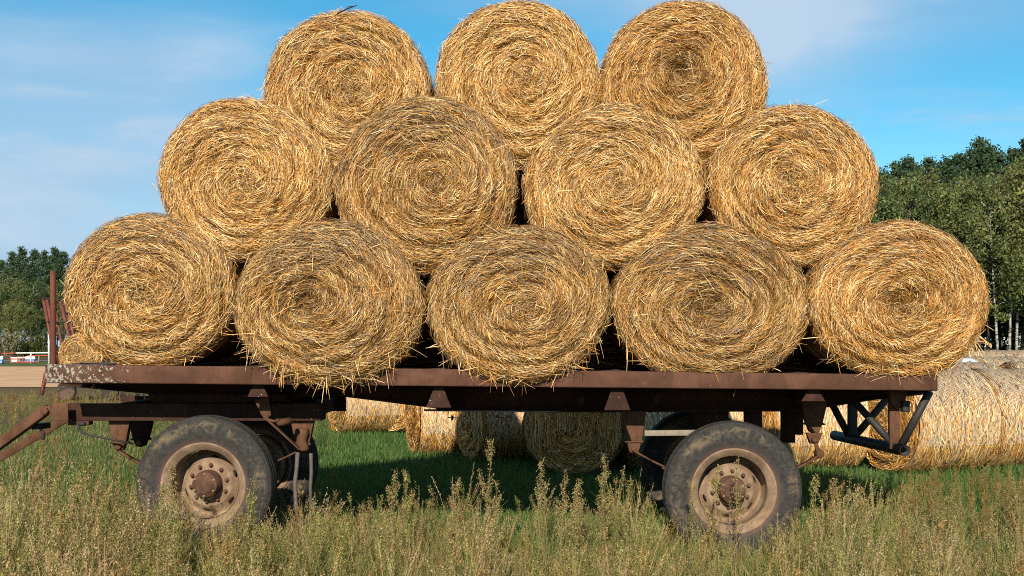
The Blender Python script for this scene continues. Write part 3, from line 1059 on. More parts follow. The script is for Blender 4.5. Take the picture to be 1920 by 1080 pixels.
# bulky rusty casting on the front spring end
mb = MB()
c = W(566, 845, .58)
mb.lathe([(0, 0.0), (0.055, 0.0), (0.058, 0.02), (0.045, 0.05), (0.04, 0.09), (0.055, 0.13), (0.05, 0.17), (0.0, 0.17)], c, 18, (0, 0, 1))
mb.build('spring_seat', M['rust'], TR, smooth=True)
for pts, w in (([(558, 848), (556, 880), (553, 905), (555, 950), (558, 985)], 0.016), ([(583, 850), (584, 885), (582, 915), (583, 985)], 0.014)):
    MB().tube([W(*p, .42) for p in pts], w, 8).build('hose', M['rubber_hose'], TR, smooth=True)
# draw bar: two arms that meet before the trailer
hx = W(112, 772, .5)
mb = MB()
a0 = [np.array(W(90, 766, .50)), np.array(W(-40, 861, .62))]
mb.bar(a0[0], a0[1], 0.07, 0.078)
mb.build('drawbar_arm', M['rust'], TR, bevel=0.008)
mb = MB()
a1 = [np.array(W(150, 769, 1.35)), np.array(W(-40, 881, 1.0))]
mb.bar(a1[0], a1[1], 0.07, 0.066)
mb.build('drawbar_arm', M['rust'], TR, bevel=0.008)
mb = MB()
tip = np.array(W(-40, 876, .88))
mb.tube([tip + np.array((0.1, 0, .01)), tip + np.array((-0.35, 0, -0.04))], 0.045, 14)
th = np.linspace(0, 2 * math.pi, 25)
mb.tube([tip + np.array((-0.45 + 0.09 * math.cos(a), 0.09 * math.sin(a), -0.05)) for a in th], 0.025, 10, cap=False)
mb.build('tow_eye', M['black_steel'], TR)
mb = MB()
pl = [(94, 770), (99, 757), (127, 755), (128, 789), (101, 789), (94, 780)]
mb.prism([(W(p[0], 0, .42)[0], W(0, p[1], .42)[2]) for p in pl], .42, .435)
mb.build('hinge_plate', M['rust'], TR, bevel=0.004)
mb = MB()
c = W(84, 771, .41)
mb.box((c[0], .435, c[2]), (0.075, 0.02, 0.075))
mb.lathe([(0, 0.035), (0.026, 0.035), (0.03, 0.028), (0.03, 0.0)], (c[0], .425, c[2]), 6)
mb.build('hinge_bolt', M['rust'], TR, bevel=0.003)
mb = MB()
mb.bar(W(66, 800, .6), W(88, 797, .75), 0.07, 0.045)
mb.tube([W(76, 806, .62), W(82, 812, .62), W(80, 825, .62)], 0.014, 8)
mb.build('drawbar_spring', M['black_steel'], TR, bevel=0.004)
# the upright post
p0, p1 = W(100, 690, .14), W(99.5, 508, .14)
mb = MB()
rr = 5.6 * (D0 + .14) / F
mb.tube([p0, (p1[0], p1[1], p1[2] - .012), p1], [rr, rr, rr * 0.72], 20)
mb.build('stake', M['post'], TR, smooth=False, bevel=0.003)

# rear bumper tube on its struts
mb = MB()
b0, b1 = np.array(W(1700, 844, .2)), np.array(W(1700, 844, .2))
Y1 = 1.9
near = np.array(W(1697, 845, .18))
far = np.array((near[0] - 0.05, Y1, near[2] - 0.02))
t0 = unit(far - near)
ring = []
mb.tube([near, far], 0.042, 20, cap=False)
mb.tube([near, far], 0.035, 20, cap=False)
i20 = np.arange(20)
# close the ring between the two walls at both ends
mb.F.append(np.stack([i20, (i20 + 1) % 20, 40 + (i20 + 1) % 20, 40 + i20], 1))
mb.F.append(np.stack([20 + i20, 20 + (i20 + 1) % 20, 60 + (i20 + 1) % 20, 60 + i20], 1))
mb.build('bumper_tube', M['black_steel'], TR, smooth=False)


def along(Y):
    return near + (far - near) * (Y - near[1]) / (Y1 - near[1])


for (px, py, Y), Yb, mat, r0 in (((1595, 745, .55), .34, 'black_steel', .028), ((1555, 748, 1.5), 1.45, 'black_steel', .03), ((1743, 734, .16), .30, 'black_steel', .030), ((1668, 742, 1.45), 1.4, 'black_steel', .030)):
    a = np.array(W(px, py, Y))
    e = along(Yb)
    MB().tube([a, e], r0, 12).build('bumper_strut', M[mat], TR)
for px, Y in ((1678, .36), (1627, 1.4)):
    e = along(Y)
    x = e[0] if Y > 1 else W(1676, 0, Y)[0]
    zt = float(zbot(x)) - 0.002
    mb = MB()
    mb.box((x, Y, (zt + e[2]) / 2), (0.075, 0.05, zt - e[2]))
    if Y < 1:
        mb.prism([(x - .055, zt), (x + .085, zt), (x + .06, zt - .13), (x, zt - .15), (x - .04, zt - .1)], Y - .06, Y - .045)
    mb.build('bumper_post', M['rust'] if Y < 1 else M['black_steel'], TR, bevel=0.004)
c = W(1697, 762, .3)
MB().box(c, (0.055, 0.07, 0.085)).build('rear_lamp', M['black_steel'], TR, bevel=0.008)


# wheels
def make_wheel(loc, side, rz=0.0, label=None):
    a = 1.0 if side > 0 else -1.0     # +1: outer side faces -y
    ax = (0, -a, 0)
    prof = [(.250, .045), (.252, -.118), (.243, -.128), (.225, -.124), (.178, -.050), (.168, -.041), (.0, -.04)]
    rim = [(.300, -.112), (.312, -.112), (.314, -.100), (.300, -.092), (.285, -.085), (.262, -.07), (.256, 0.0), (.254, .05), (.262, .072), (.283, .082), (.292, .096), (.303, .100), (.310, .108), (.318, .106), (.316, .092), (.300, .088)]
    mb = MB().lathe(rim, n=72, axis=ax)
    mb.lathe(prof, n=72, axis=ax)
    for k in range(8):                # no openings cut in the dish; dark ovals stand for them below
        th = 2 * math.pi * (k + .5) / 8
    wheel = mb.build('wheel', M['rim'], None, smooth=True)
    wheel.parent = TR
    wheel.location = Vector(loc) - TR.location
    wheel.rotation_euler = (0, 0, rz)
    ty = [(.296, .088), (.305, .100), (.318, .104), (.335, .118), (.365, .130), (.400, .134), (.435, .131), (.458, .124), (.462, .120), (.466, .123), (.476, .118), (.479, .113), (.483, .115), (.492, .107), (.494, .100), (.499, .101), (.507, .086),
          (.511, .062), (.512, .050), (.503, .047), (.503, .040), (.5135, .037), (.514, .014), (.505, .011), (.505, -.011), (.514, -.014), (.5135, -.037), (.503, -.040), (.503, -.047), (.512, -.050), (.507, -.086),
          (.492, -.107), (.476, -.118), (.435, -.131), (.400, -.134), (.365, -.130), (.335, -.118), (.305, -.100), (.296, -.088)]
    t = MB().lathe(ty, n=96, axis=ax).build('tyre', M['tyre'], wheel, smooth=True, loc=(0, 0, 0))
    hubp = [(.103, -.045), (.101, .030), (.096, .036), (.094, .068), (.090, .074), (.072, .077), (.066, .090), (.052, .098), (.02, .100), (.0, .100)]
    h = MB().lathe(hubp, n=48, axis=ax).build('hub_cap', M['hub'], wheel, smooth=False, loc=(0, 0, 0))
    for k in range(10):
        th = 2 * math.pi * k / 10 + .2
        c = (.138 * math.cos(th), a * .04, .138 * math.sin(th))
        MB().lathe([(.018, 0), (.018, .006), (.0125, .007), (.0125, .022), (.008, .026), (0, .026)], c, 6, ax).build('wheel_nut', M['hub'], wheel, loc=(0, 0, 0))
    for k in range(6):
        th = 2 * math.pi * k / 6 + .5
        c = (.081 * math.cos(th), -a * .073, .081 * math.sin(th))
        MB().lathe([(.009, 0), (.009, .010), (0, .011)], c, 6, ax).build('hub_bolt', M['rim'], wheel, loc=(0, 0, 0))
    for k in range(6):
        th = 2 * math.pi * (k + .35) / 6
        rr = .197
        u = np.array((-math.sin(th), 0, math.cos(th)))
        rd = np.array((math.cos(th), 0, math.sin(th)))
        # stamped hand hole: a dark oval plate on the dish stands for its shade
        slope = unit(rd * .047 + np.array(ax) * -.074)
        c = rd * rr + np.array(ax) * (-.080)
        nrm = unit(np.cross(u, slope))
        if np.dot(nrm, ax) < 0:
            nrm = -nrm
        ph = np.arange(16) * 2 * math.pi / 16
        ringv = c + nrm * .003 + np.cos(ph)[:, None] * u * .030 + np.sin(ph)[:, None] * slope * .016
        inner = ringv - nrm * .002
        MB().loft([inner, ringv]).build('hand_hole_shade', M['black_steel'], wheel, loc=(0, 0, 0))
    return wheel


for px, py, rz, Yf in ((381, 911, R(-3), 1.85), (1377, 922, 0, 2.05)):
    x, _, z = W(px, py, .16)
    make_wheel((x, .16 + .12, z), 1, rz)
    make_wheel((x + (0.05 if rz else 0.02), Yf, z - .005), -1, rz)

# ------------------------------------------------------------------ bales lying on the field behind
GREYTOP = (0.10, 0.12, 0.05, 0.18, 0.9)


def field_bale_proto(seed, r0=.62, L=1.22):
    """axis along x, two wound ends, netted round side; Empty at its base"""
    r = np.random.default_rng(seed)
    E = empty('round_bale', (0, 0, 0))
    ph = r.random(8) * 6.28

    def side(th, x, h=0.0):
        rr = r0 * (1 + .010 * np.sin(2 * th + ph[0]) + .008 * np.sin(3 * th + ph[1]) + .006 * np.sin(9 * x + ph[2]) + .005 * np.sin(5 * th + 7 * x + ph[3]))
        e = np.clip((np.abs(x) - (L / 2 - .10)) / .10, 0, 1)
        rr = rr * (1 - .075 * e ** 2) + h
        z = rr * np.sin(th) + r0 - .02
        z = np.where(z < 0.03, 0.03 + (z - .03) * .2, z)
        return np.stack([x, rr * np.cos(th), z], -1)
    nt, nl = 90, 26
    T, X = np.meshgrid(np.arange(nt) * 2 * math.pi / nt, np.linspace(-L / 2, L / 2, nl), indexing='xy')
    V = side(T, X).reshape(-1, 3)
    i, j = np.meshgrid(np.arange(nl - 1), np.arange(nt), indexing='ij')
    q = np.stack([i * nt + j, (i + 1) * nt + j, (i + 1) * nt + (j + 1) % nt, i * nt + (j + 1) % nt], -1).reshape(-1, 4)
    mb = MB()
    mb.add(V, [q], np.array((0.33, 0.22, 0.12)) * (0.7 + .6 * r.random((len(V), 1))))
    n, K = 4200, 4
    th0, x0 = r.random(n) * 6.283, r.uniform(-.5, .5, n) * (L - .03)
    Ls = .06 + .2 * r.random(n)
    t = np.linspace(-.5, .5, K)
    aa = 0.3 * r.standard_normal(n)
    th = th0[:, None] + (Ls * np.cos(aa) / r0)[:, None] * t
    x = np.clip(x0[:, None] + (Ls * np.sin(aa))[:, None] * t, -L / 2, L / 2)
    P = side(th, x, .003 + .010 * r.random(n)[:, None] + .01 * r.standard_normal(n)[:, None] * t)
    out = np.stack([0 * th, np.cos(th), np.sin(th)], -1)
    sd = unit(np.cross(unit(np.gradient(P, axis=1)), out))
    Vr, f = ribbons(P, (.0035 + .0025 * r.random(n))[:, None], sd)
    gt = np.clip(np.sin(th0) * 2.2 - .55, 0, 1)
    w = np.stack([.30 - .14 * gt, .36 - .2 * gt, .14 + 0 * gt, .12 + .1 * gt, .12 + 1.2 * gt], 1)
    mb.add(Vr, [f], np.repeat(straw_cols(n, w, r), K * 2, 0))
    # strands of the net, running round the bale
    n = 64
    xs_ = np.linspace(-L / 2 + .03, L / 2 - .03, n)
    th = np.linspace(-.4, math.pi + .4, 40)
    P = np.stack([side(th, np.full(40, xx) + .006 * np.sin(th * 30 + k), .012) for k, xx in enumerate(xs_)])
    sd = np.zeros_like(P)
    sd[..., 0] = 1
    Vr, f = ribbons(P, .0030, sd)
    mb.add(Vr, [f], np.full((len(Vr), 3), (.66, .57, .44)))
    mesh('round_side', np.concatenate(mb.V), mb.F, M['straw'], E, cols=np.concatenate(mb.C), loc=(0, 0, 0))
    for s in (-1, 1):
        mb = MB()
        ns, nt = 14, 70
        S, T = np.meshgrid(np.linspace(0, 1, ns), np.arange(nt) * 2 * math.pi / nt, indexing='ij')

        def face(ss, tt, h=0.0):
            p = side(tt, np.full(tt.shape, s * L / 2))
            c = np.array((s * (L / 2 + .05), 0, r0))
            v = p * ss[..., None] + c * (1 - ss)[..., None]
            v[..., 0] += s * (.03 * np.sin(ss * 3.14159) + .012 * np.sin(ss * 30 + tt) + h)
            return v
        V = face(S, T).reshape(-1, 3)
        i, j = np.meshgrid(np.arange(ns - 1), np.arange(nt), indexing='ij')
        q = np.stack([i * nt + j, i * nt + (j + 1) % nt, (i + 1) * nt + (j + 1) % nt, (i + 1) * nt + j], -1).reshape(-1, 4)
        mb.add(V, [q], np.array((.25, .14, .05)) * (.7 + .6 * r.random((len(V), 1))))
        n, K = 2600, 4
        s0, th0 = np.sqrt(r.random(n)), r.random(n) * 6.283
        Ls = .06 + .22 * r.random(n)
        aa = .35 * r.standard_normal(n)
        t = np.linspace(-.5, .5, K)
        dth = np.clip(Ls / (r0 * np.maximum(s0, .12)), 0, 1.4) * np.cos(aa)
        P = face(np.clip(s0[:, None] + (Ls * np.sin(aa) / r0)[:, None] * t, 0, 1), th0[:, None] + dth[:, None] * t, .004 + .03 * r.random(n)[:, None] ** 1.5 + .02 * r.standard_normal(n)[:, None] * t)
        sd = unit(np.cross(unit(np.gradient(P, axis=1)), np.array((s, 0.0, 0))) + .5 * r.standard_normal((n, 1, 3)))
        Vr, f = ribbons(P, (.003 + .003 * r.random(n))[:, None], sd)
        mb.add(Vr, [f], np.repeat(straw_cols(n, (.22, .40, .26, .08, .04), r), K * 2, 0))
        # strands that hang down over the end
        n = 500
        th0 = r.uniform(0, math.pi, n)
        A = face(r.uniform(.5, 1, n), th0, .03)
        t = np.linspace(0, 1, K)
        D_ = np.stack([s * .1 * r.random(n), .12 * r.standard_normal(n), -np.ones(n)], -1) * r.uniform(.1, .4, n)[:, None]
        P = A[:, None] + D_[:, None] * t[None, :, None]
        P[..., 2] = np.maximum(P[..., 2], .03)
        sd = unit(np.cross(unit(np.gradient(P, axis=1) + 1e-5), np.array((s, 0.2, 0.1))))
        Vr, f = ribbons(P, .0032, sd)
        mb.add(Vr, [f], np.repeat(straw_cols(n, (.3, .4, .2, .07, .03), r), K * 2, 0))
        mesh('end_face', np.concatenate(mb.V), mb.F, M['straw'], E, cols=np.concatenate(mb.C), loc=(0, 0, 0))
    return E


protos = [field_bale_proto(s) for s in (201, 202, 203)]
used = set()
field = [  # px centre, distance from camera, yaw, size, label
    (694, 21.3, 24, 1.0, 'sunlit netted bale standing farthest back under the trailer belly'),
    (774, 21.6, 58, 0.98, 'bale partly hidden beside the farthest sunlit bale, with a white twine edge'),
    (855, 17.3, 14, 0.98, 'orange sunlit field bale with a pointed shadow, next to the shaded ones'),
    (962, 16.3, 22, 1.0, 'field bale in the shadow edge next to the orange sunlit one'),
    (1082, 15.0, 82, 1.0, 'dark field bale in the trailer shadow, ragged straw end toward us'),
    (1250, 15.3, 10, 1.0, 'shaded netted field bale seen above the far rear wheel'),
    (1395, 15.6, 6, 1.0, 'shaded netted field bale behind the top of the near rear wheel'),
    (1508, 15.2, 9, 1.04, 'netted field bale half in shadow behind the rear spring shackle'),
    (1738, 14.8, 21, 1.05, 'sunlit field bale with an orange end behind the rear bumper tube'),
    (1888, 15.35, 19, 1.05, 'sunlit field bale cut off by the edge of the photo, frayed net'),
    (2035, 15.9, 17, 1.05, 'sunlit field bale mostly outside the photo, past the frayed net bale'),
    (1790, 17.3, 12, 1.08, 'grey topped field bale just behind the sunlit front row'),
    (1960, 17.5, 4, 1.08, 'grey topped field bale behind the frayed net bale'),
    (1850, 20.4, 8, 1.13, 'grey topped field bale in front of the white plastic film'),
    (1985, 20.6, 3, 1.13, 'grey topped field bale beside the white plastic film at photo edge'),
    (1800, 25.5, 10, 1.19, 'far grey bale just below the birch trunks, nearest the stack'),
    (1893, 26.0, 4, 1.20, 'far grey bale below the birch trunks, behind the white film'),
    (1980, 25.8, 6, 1.19, 'far grey bale below the birch trunks at the photo edge'),
]
for k, (px, d, yaw, sc, lab) in enumerate(field):
    pr = protos[k % 3]
    o = pr if (k % 3) not in used else copy_tree(pr)
    used.add(k % 3)
    x = (px - 960) * d / F
    o.location = (x, d - D0, float(gz(x, d - D0)) - .01)
    o.rotation_euler = (0, 0, R(yaw + (180 if k % 2 else 0)))
    o.scale = (1, sc, sc) if sc < 1.1 else (1.1, sc, sc)
    props(o, lab, 'hay bale', 'round bales lying on the field')


def film(name, px0, px1, py, d, label):
    x0, x1 = (px0 - 960) * d / F, (px1 - 960) * d / F
    z = EYE - (py - HZ) * d / F
    nx_, ny_ = 24, 10
    X, Yv = np.meshgrid(np.linspace(x0, x1, nx_), np.linspace(-.35, .45, ny_), indexing='ij')
    u = (X - x0) / (x1 - x0)
    Z = z + .05 * np.sin(u * 3.1) - .5 * Yv ** 2 + .015 * np.sin(9 * u + 4 * Yv)
    v = np.stack([X, d - D0 + Yv, Z], -1)
    v2 = v - np.array((0, 0, .012))
    i, j = np.meshgrid(np.arange(nx_ - 1), np.arange(ny_ - 1), indexing='ij')
    q = (i * ny_ + j).ravel()
    f = np.stack([q, q + ny_, q + ny_ + 1, q + 1], 1)
    n_ = nx_ * ny_
    o = mesh(name, np.concatenate([v.reshape(-1, 3), v2.reshape(-1, 3)]), [f, f[:, ::-1] + n_], M['film'], smooth=True)
    props(o, label, 'plastic film')


film('plastic_film', 1788, 1822, 676, 19.0, 'small scrap of white plastic film on the grey bales, nearest the stack')
film('plastic_film', 1855, 1960, 674, 22.6, 'larger white plastic film draped over the far grey bales')

# ------------------------------------------------------------------ far left: hay rack wagon with one bale, sign pole, railing, cars
HW = empty('hay_wagon', (W(150, 0, 25.5)[0], 25.5, 0), 'far hay wagon with a splayed red rack beside the upright post', 'wagon')
YW = 25.5


def wp(px, py, dy=0.0):
    return W(px, py, YW + dy)


mb = MB()
a, b_ = wp(104, 706), wp(230, 706)
mb.box(((a[0] + b_[0]) / 2, YW, .55), (b_[0] - a[0], 1.9, .10))
mb.build('wagon_bed', M['red_paint'], HW, bevel=.01)
for px0, py0, px1, py1, dy, w in ((81, 559, 108, 702, -.5, .07), (88, 562, 113, 702, .3, .07), (113, 563, 146, 702, -.5, .08), (122, 563, 156, 702, .3, .08), (105, 585, 126, 702, -.4, .06)):
    MB().bar(wp(px0, py0, dy), wp(px1, py1, dy), w, w).build('rack_post', M['red_paint'], HW)
for px0, py0, px1, py1 in ((80, 559, 127, 563), (89, 603, 135, 604)):
    MB().bar(wp(px0, py0, -.55), wp(px1, py1, -.55), .05, .05).build('rack_bar', M['black_steel'], HW)
MB().bar(wp(86, 700, -.6), wp(78, 741, -.7), .08, .08).build('wagon_leg', M['red_paint'], HW)
for px in (125, 205):
    for dy in (-.8, .8):
        x = wp(px, 0, dy)[0]
        MB().lathe([(0, .07), (.12, .07), (.22, .08), (.26, .06), (.26, -.06), (.22, -.08), (0, -.07)], (x, YW + dy, .27), 24).build('wagon_wheel', M['tyre'], HW)
k = (D0 + YW - 1.0) / F
x, _, z = W(150, 666, YW - 1.0)
b = Bale(42 * k, 41 * k, 1.2, .08, (-20 * k, 10 * k), 77, .03)
b.build('small looking far bale on the hay wagon, beside the upright post', (x, YW - .9, z), n_face=2600, n_side=500, fuzz=60, stray=40, wmul=2.2)

Y0 = 84.0
SG = empty('sign_pole', W(92, 682, Y0), 'thin white pole with an edge-on blue plate near the upright post', 'sign')
a, b_ = W(91.5, 590, Y0), W(92, 682, Y0)
MB().tube([a, b_], .075, 10).build('pole', M['white_paint'], SG)
c = W(94.2, 606, Y0)
MB().box((c[0], c[1], c[2]), (.06, .5, 1.3)).build('plate', M['blue_paint'], SG)

FB = empty('railing', (W(45, 0, 87)[0], 87, 0), 'red and white railing along the far road', 'railing')
Yr = 87.0


def rp(px, py, dy=0.0):
    return W(px, py, Yr + dy)


for px0, py0, px1, py1, mat, w in ((-200, 664, -3, 663, 'bright_red', .09), (3, 663, 30, 662, 'bright_red', .09), (30, 662, 140, 661, 'white_paint', .10), (-200, 668, 20, 667.5, 'grey_steel', .05), (52, 667, 140, 666.5, 'bright_red', .08), (20, 679.5, 72, 678.5, 'bright_red', .11)):
    MB().bar(rp(px0, py0), rp(px1, py1), w, w).build('rail', M[mat], FB)
for px, mat, top in ((-60, 'bright_red', 663), (6, 'grey_steel', 667), (20, 'bright_red', 667), (34, 'bright_red', 668), (43, 'bright_red', 667), (58, 'white_paint', 662), (73, 'grey_steel', 667), (118, 'white_paint', 662)):
    MB().bar(rp(px, top), rp(px, 682), .09, .09).build('post', M[mat], FB)
for px0, px1 in ((20, 50),):
    MB().bar(rp(px0, 671), rp(px1, 670.5), .07, .12).build('rail', M['white_paint'], FB)


def block(px0, px1, Y, h, lower, upper, label):
    """a low plastic road barrier: splayed foot, narrow crest, two colours"""
    a_, b__ = W(px0, 0, Y)[0], W(px1, 0, Y)[0]
    E = empty('road_barrier', ((a_ + b__) / 2, Y, 0.04), label, 'road barrier')
    lo = [(-.25, .04), (-.25, .04 + .18 * h), (-.13, .04 + .52 * h), (.13, .04 + .52 * h), (.25, .04 + .18 * h), (.25, .04)]
    up = [(-.13, .042 + .52 * h), (-.08, .04 + .96 * h), (-.05, .04 + h), (.05, .04 + h), (.08, .04 + .96 * h), (.13, .042 + .52 * h)]
    for nm, pts, mt in (('barrier_foot', lo, lower), ('barrier_crest', up, upper)):
        MB().loft([np.array([(x, Y + p[0], p[1]) for p in pts]) for x in (a_, b__)]).build(nm, M[mt], E, bevel=.02)


block(48, 66, 92, .50, 'blue_paint', 'white_paint', 'blue and white low road barrier behind the railing by the white pole')
block(22, 38, 92.5, .42, 'white_paint', 'bright_red', 'red topped white low road barrier behind the middle of the railing')
block(-22, 6, 86, .60, 'blue_paint', 'white_paint', 'blue and white low road barrier at the photo edge')

# ------------------------------------------------------------------ trees
GREEN_B = [(0.14, 0.18, 0.05), (0.10, 0.145, 0.042), (0.18, 0.20, 0.068), (0.19, 0.185, 0.076)]
GREEN_B2 = [(0.10, 0.145, 0.05), (0.08, 0.125, 0.042), (0.13, 0.165, 0.055)]
GREEN_B3 = [(0.20, 0.21, 0.07), (0.16, 0.185, 0.055), (0.23, 0.22, 0.085)]
GREEN_P = [(0.040, 0.078, 0.034), (0.058, 0.098, 0.044), (0.078, 0.118, 0.050)]


def leaves(C, size, cols, r, droop=0.0):
    n = len(C)
    a = unit(r.standard_normal((n, 3)) + np.array((0, 0, -droop)))
    b = unit(np.cross(a, r.standard_normal((n, 3))))
    s = size * (0.6 + .8 * r.random(n))
    V = np.stack([C - a * s[:, None] - b * s[:, None] * .05, C - b * s[:, None] * .5, C + a * s[:, None], C + b * s[:, None] * .5], 1)
    f = np.arange(n * 4).reshape(n, 4)
    return V.reshape(-1, 3), f, np.repeat(cols, 4, 0)


def birch(seed, H=15.0, label=None, group=None, low=.27, n_leaf=12000, greens=GREEN_B, wid=1.0, name='birch_tree', cat='tree', bark='birch', size=.125):
    r = np.random.default_rng(seed)
    E = empty(name, (0, 0, 0), label, cat, group)
    mb = MB()
    k = 9
    zz = np.linspace(0, H * .93, k)
    lean = r.standard_normal(2) * .055
    tr = np.stack([lean[0] * zz + .25 * np.sin(zz * .35 + r.random() * 6) * zz / H, lean[1] * zz + .2 * np.sin(zz * .3 + r.random() * 6) * zz / H, zz], 1)
    mb.tube(tr, np.linspace(.115, .02, k) * H / 15, 8)
    cl = []
    nb = 34
    for q in range(nb):
        f = low + (1 - low) * (q + r.random() * .8) / nb
        z = H * .93 * f
        p = np.array([np.interp(z, zz, tr[:, i]) for i in range(3)])
        az = q * 2.4 + r.random()
        ext = wid * H * .155 * (math.sin(math.pi * min(1, (1 - f) * 1.15 + .12)) ** .6) * r.uniform(.6, 1.2)
        dr = np.array((math.cos(az), math.sin(az), r.uniform(.3, .9)))
        e = p + dr * ext
        tip = e + np.array((math.cos(az) * .25, math.sin(az) * .25, -.55)) * ext * .5
        mb.tube([p, (p + e) / 2 + np.array((0, 0, .1)), e, tip], np.array([.04, .03, .02, .008]) * H / 15, 5)
        cl += [(e, ext * .42), (tip, ext * .36), ((p + e) / 2, ext * .36)]
        for _ in range(2):
            cl.append((e + r.standard_normal(3) * ext * .35, ext * .3))
    mb.build('trunk', M[bark], E, smooth=True, loc=(0, 0, 0))
    cl_c = np.array([c[0] for c in cl])
    cl_s = np.array([max(c[1], .35) for c in cl])
    tone = r.uniform(.5, 1.4, len(cl))
    wgt = cl_s ** 2
    idx = r.choice(len(cl), n_leaf, p=wgt / wgt.sum())
    g_ = r.standard_normal((n_leaf, 3)) * .44
    C = cl_c[idx] + g_ * cl_s[idx][:, None] * np.array((1, 1, 1.25))
    C[:, 2] -= .25 * np.abs(g_[:, 2]) * cl_s[idx]
    C[:, 2] = np.maximum(C[:, 2], .4)
    pal = np.array(greens)
    col = pal[r.integers(0, len(pal), n_leaf)] * tone[idx][:, None] * (.7 + .6 * r.random(n_leaf))[:, None]
    V, f, c = leaves(C, size, col, r, .7)
    mesh('crown', V, [f], M['leaf'], E, cols=c, loc=(0, 0, 0))
    return E


def pine(seed, H=20.0, label=None, group=None, n_leaf=7000):
    r = np.random.default_rng(seed)
    E = empty('pine_tree', (0, 0, 0), label, 'tree', group)
    mb = MB()
    k = 8
    zz = np.linspace(0, H * .97, k)
    tr = np.stack([.2 * np.sin(zz * .25 + r.random() * 6), .2 * np.sin(zz * .22 + r.random() * 6), zz], 1)
    mb.tube(tr, np.linspace(.2, .03, k), 8)
    cl = []
    for q in range(44):
        f = .35 + .65 * (q + r.random()) / 44
        z = H * .97 * f
        p = np.array([np.interp(z, zz, tr[:, i]) for i in range(3)])
        az = q * 2.4 + r.random() * .8
        ext = H * .125 * (1.04 - f) ** .85 * 1.75 * r.uniform(.55, 1.2)
        e = p + np.array((math.cos(az), math.sin(az), r.uniform(.15, .55))) * ext
        mb.tube([p, (p + e) / 2, e], [.05, .035, .012], 5)
        for w in (.45, .75, 1.0, 1.1):
            cl.append((p + (e - p) * w + r.standard_normal(3) * .15 + np.array((0, 0, .2 * w)), .28 + .22 * ext * .4))
    cl.append((tr[-1] + np.array((0, 0, .3)), .4))
    mb.build('trunk', M['bark'], E, smooth=True, loc=(0, 0, 0))
    cl_c = np.array([c[0] for c in cl])
    cl_s = np.array([c[1] for c in cl])
    tone = r.uniform(.7, 1.35, len(cl))
    idx = r.integers(0, len(cl), n_leaf)
    C = cl_c[idx] + r.standard_normal((n_leaf, 3)) * cl_s[idx][:, None] * np.array((.7, .7, .5))
    pal = np.array(GREEN_P)
    col = pal[r.integers(0, len(pal), n_leaf)] * tone[idx][:, None] * (.75 + .5 * r.random(n_leaf))[:, None]
    V, f, c = leaves(C, .15, col, r, -.6)
    mesh('crown', V, [f], M['leaf'], E, cols=c, loc=(0, 0, 0))
    return E


bp = [birch(301), birch(302, greens=GREEN_B2), birch(303, greens=GREEN_B3), birch(304), birch(305, greens=GREEN_B2, wid=.85)]
pp = [pine(s) for s in (311, 312, 313)]
tr_r = random.Random(4)
b_used, p_used = set(), set()


def place(protos_, used_, k, px, d, H, H0, label, group, cat='tree'):
    i = k % len(protos_)
    o = protos_[i] if i not in used_ else copy_tree(protos_[i])
    used_.add(i)
    o.location = ((px - 960) * d / F, d - D0, -.05)
    s = H / H0
    o.scale = (s * tr_r.uniform(.92, 1.12), s * tr_r.uniform(.92, 1.12), s)
    o.rotation_euler = (0, 0, tr_r.uniform(0, 6.28))
    props(o, label, cat, group)
    return o


LB = 'leafy birch with pale slender trunk in the wood beyond the grey bales'
LP = 'dark pine rising behind the birches beyond the grey bales'
k = 0
for px, d, top in ((1650, 100, 330), (1700, 96, 345), (1742, 99, 325), (1790, 94, 335), (1835, 97, 320), (1872, 91, 345), (1905, 95, 310), (1950, 92, 300), (2000, 96, 300), (1610, 101, 345), (1560, 103, 340),
                   (1675, 106, 345), (1725, 107, 350), (1775, 105, 338), (1820, 106, 345), (1865, 104, 335), (1915, 105, 318), (2050, 99, 300), (1690, 90, 430), (1893, 93, 318), (1928, 97, 300), (1850, 102, 330), (1500, 104, 350), (1440, 103, 345), (1380, 106, 355)):
    place(bp, b_used, k, px, d, EYE + (HZ - top) * d / F, 15.0, LB, 'birches of the wood beyond the grey bales')
    k += 1
k = 0
for px, d, top in ((1655, 118, 303), (1700, 122, 296), (1740, 116, 290), (1768, 120, 284), (1800, 119, 292), (1838, 115, 256), (1868, 120, 266), (1895, 118, 285), (1925, 116, 258), (1965, 118, 250), (1610, 120, 305), (1680, 121, 305), (2010, 118, 262), (1715, 114, 300), (1850, 113, 275), (1815, 113, 288)):
    place(pp, p_used, k, px, d, (EYE + (HZ - top) * d / F) * (.97 + .06 * ((k * 37) % 10) / 10), 20.0, LP, 'pines of the wood beyond the grey bales')
    k += 1
LP2 = 'dark pine in the far wood behind the upright post'
LB2 = 'olive birch in front of the far pines behind the upright post'
for px, d, top in ((2, 172, 486), (22, 168, 470), (44, 170, 462), (64, 175, 466), (84, 170, 468), (102, 168, 462), (118, 172, 470), (134, 176, 496), (-22, 172, 470), (-50, 170, 465), (150, 176, 500), (165, 173, 488), (12, 160, 500), (56, 162, 492), (92, 161, 490), (34, 163, 482), (112, 165, 484), (180, 178, 500)):
    place(pp, p_used, k, px, d, EYE + (HZ - top) * d / F, 20.0, LP2, 'pines of the far wood behind the post')
    k += 1
for px, d, top in ((8, 148, 540), (34, 150, 516), (60, 146, 528), (84, 149, 560), (108, 150, 535), (128, 147, 505), (-18, 149, 530), (150, 150, 520), (22, 143, 560), (50, 142, 565), (75, 143, 575), (118, 144, 555), (142, 151, 530)):
    place(bp, b_used, k, px, d, EYE + (HZ - top) * d / F, 15.0, LB2, 'birches of the far wood behind the post')
    k += 1
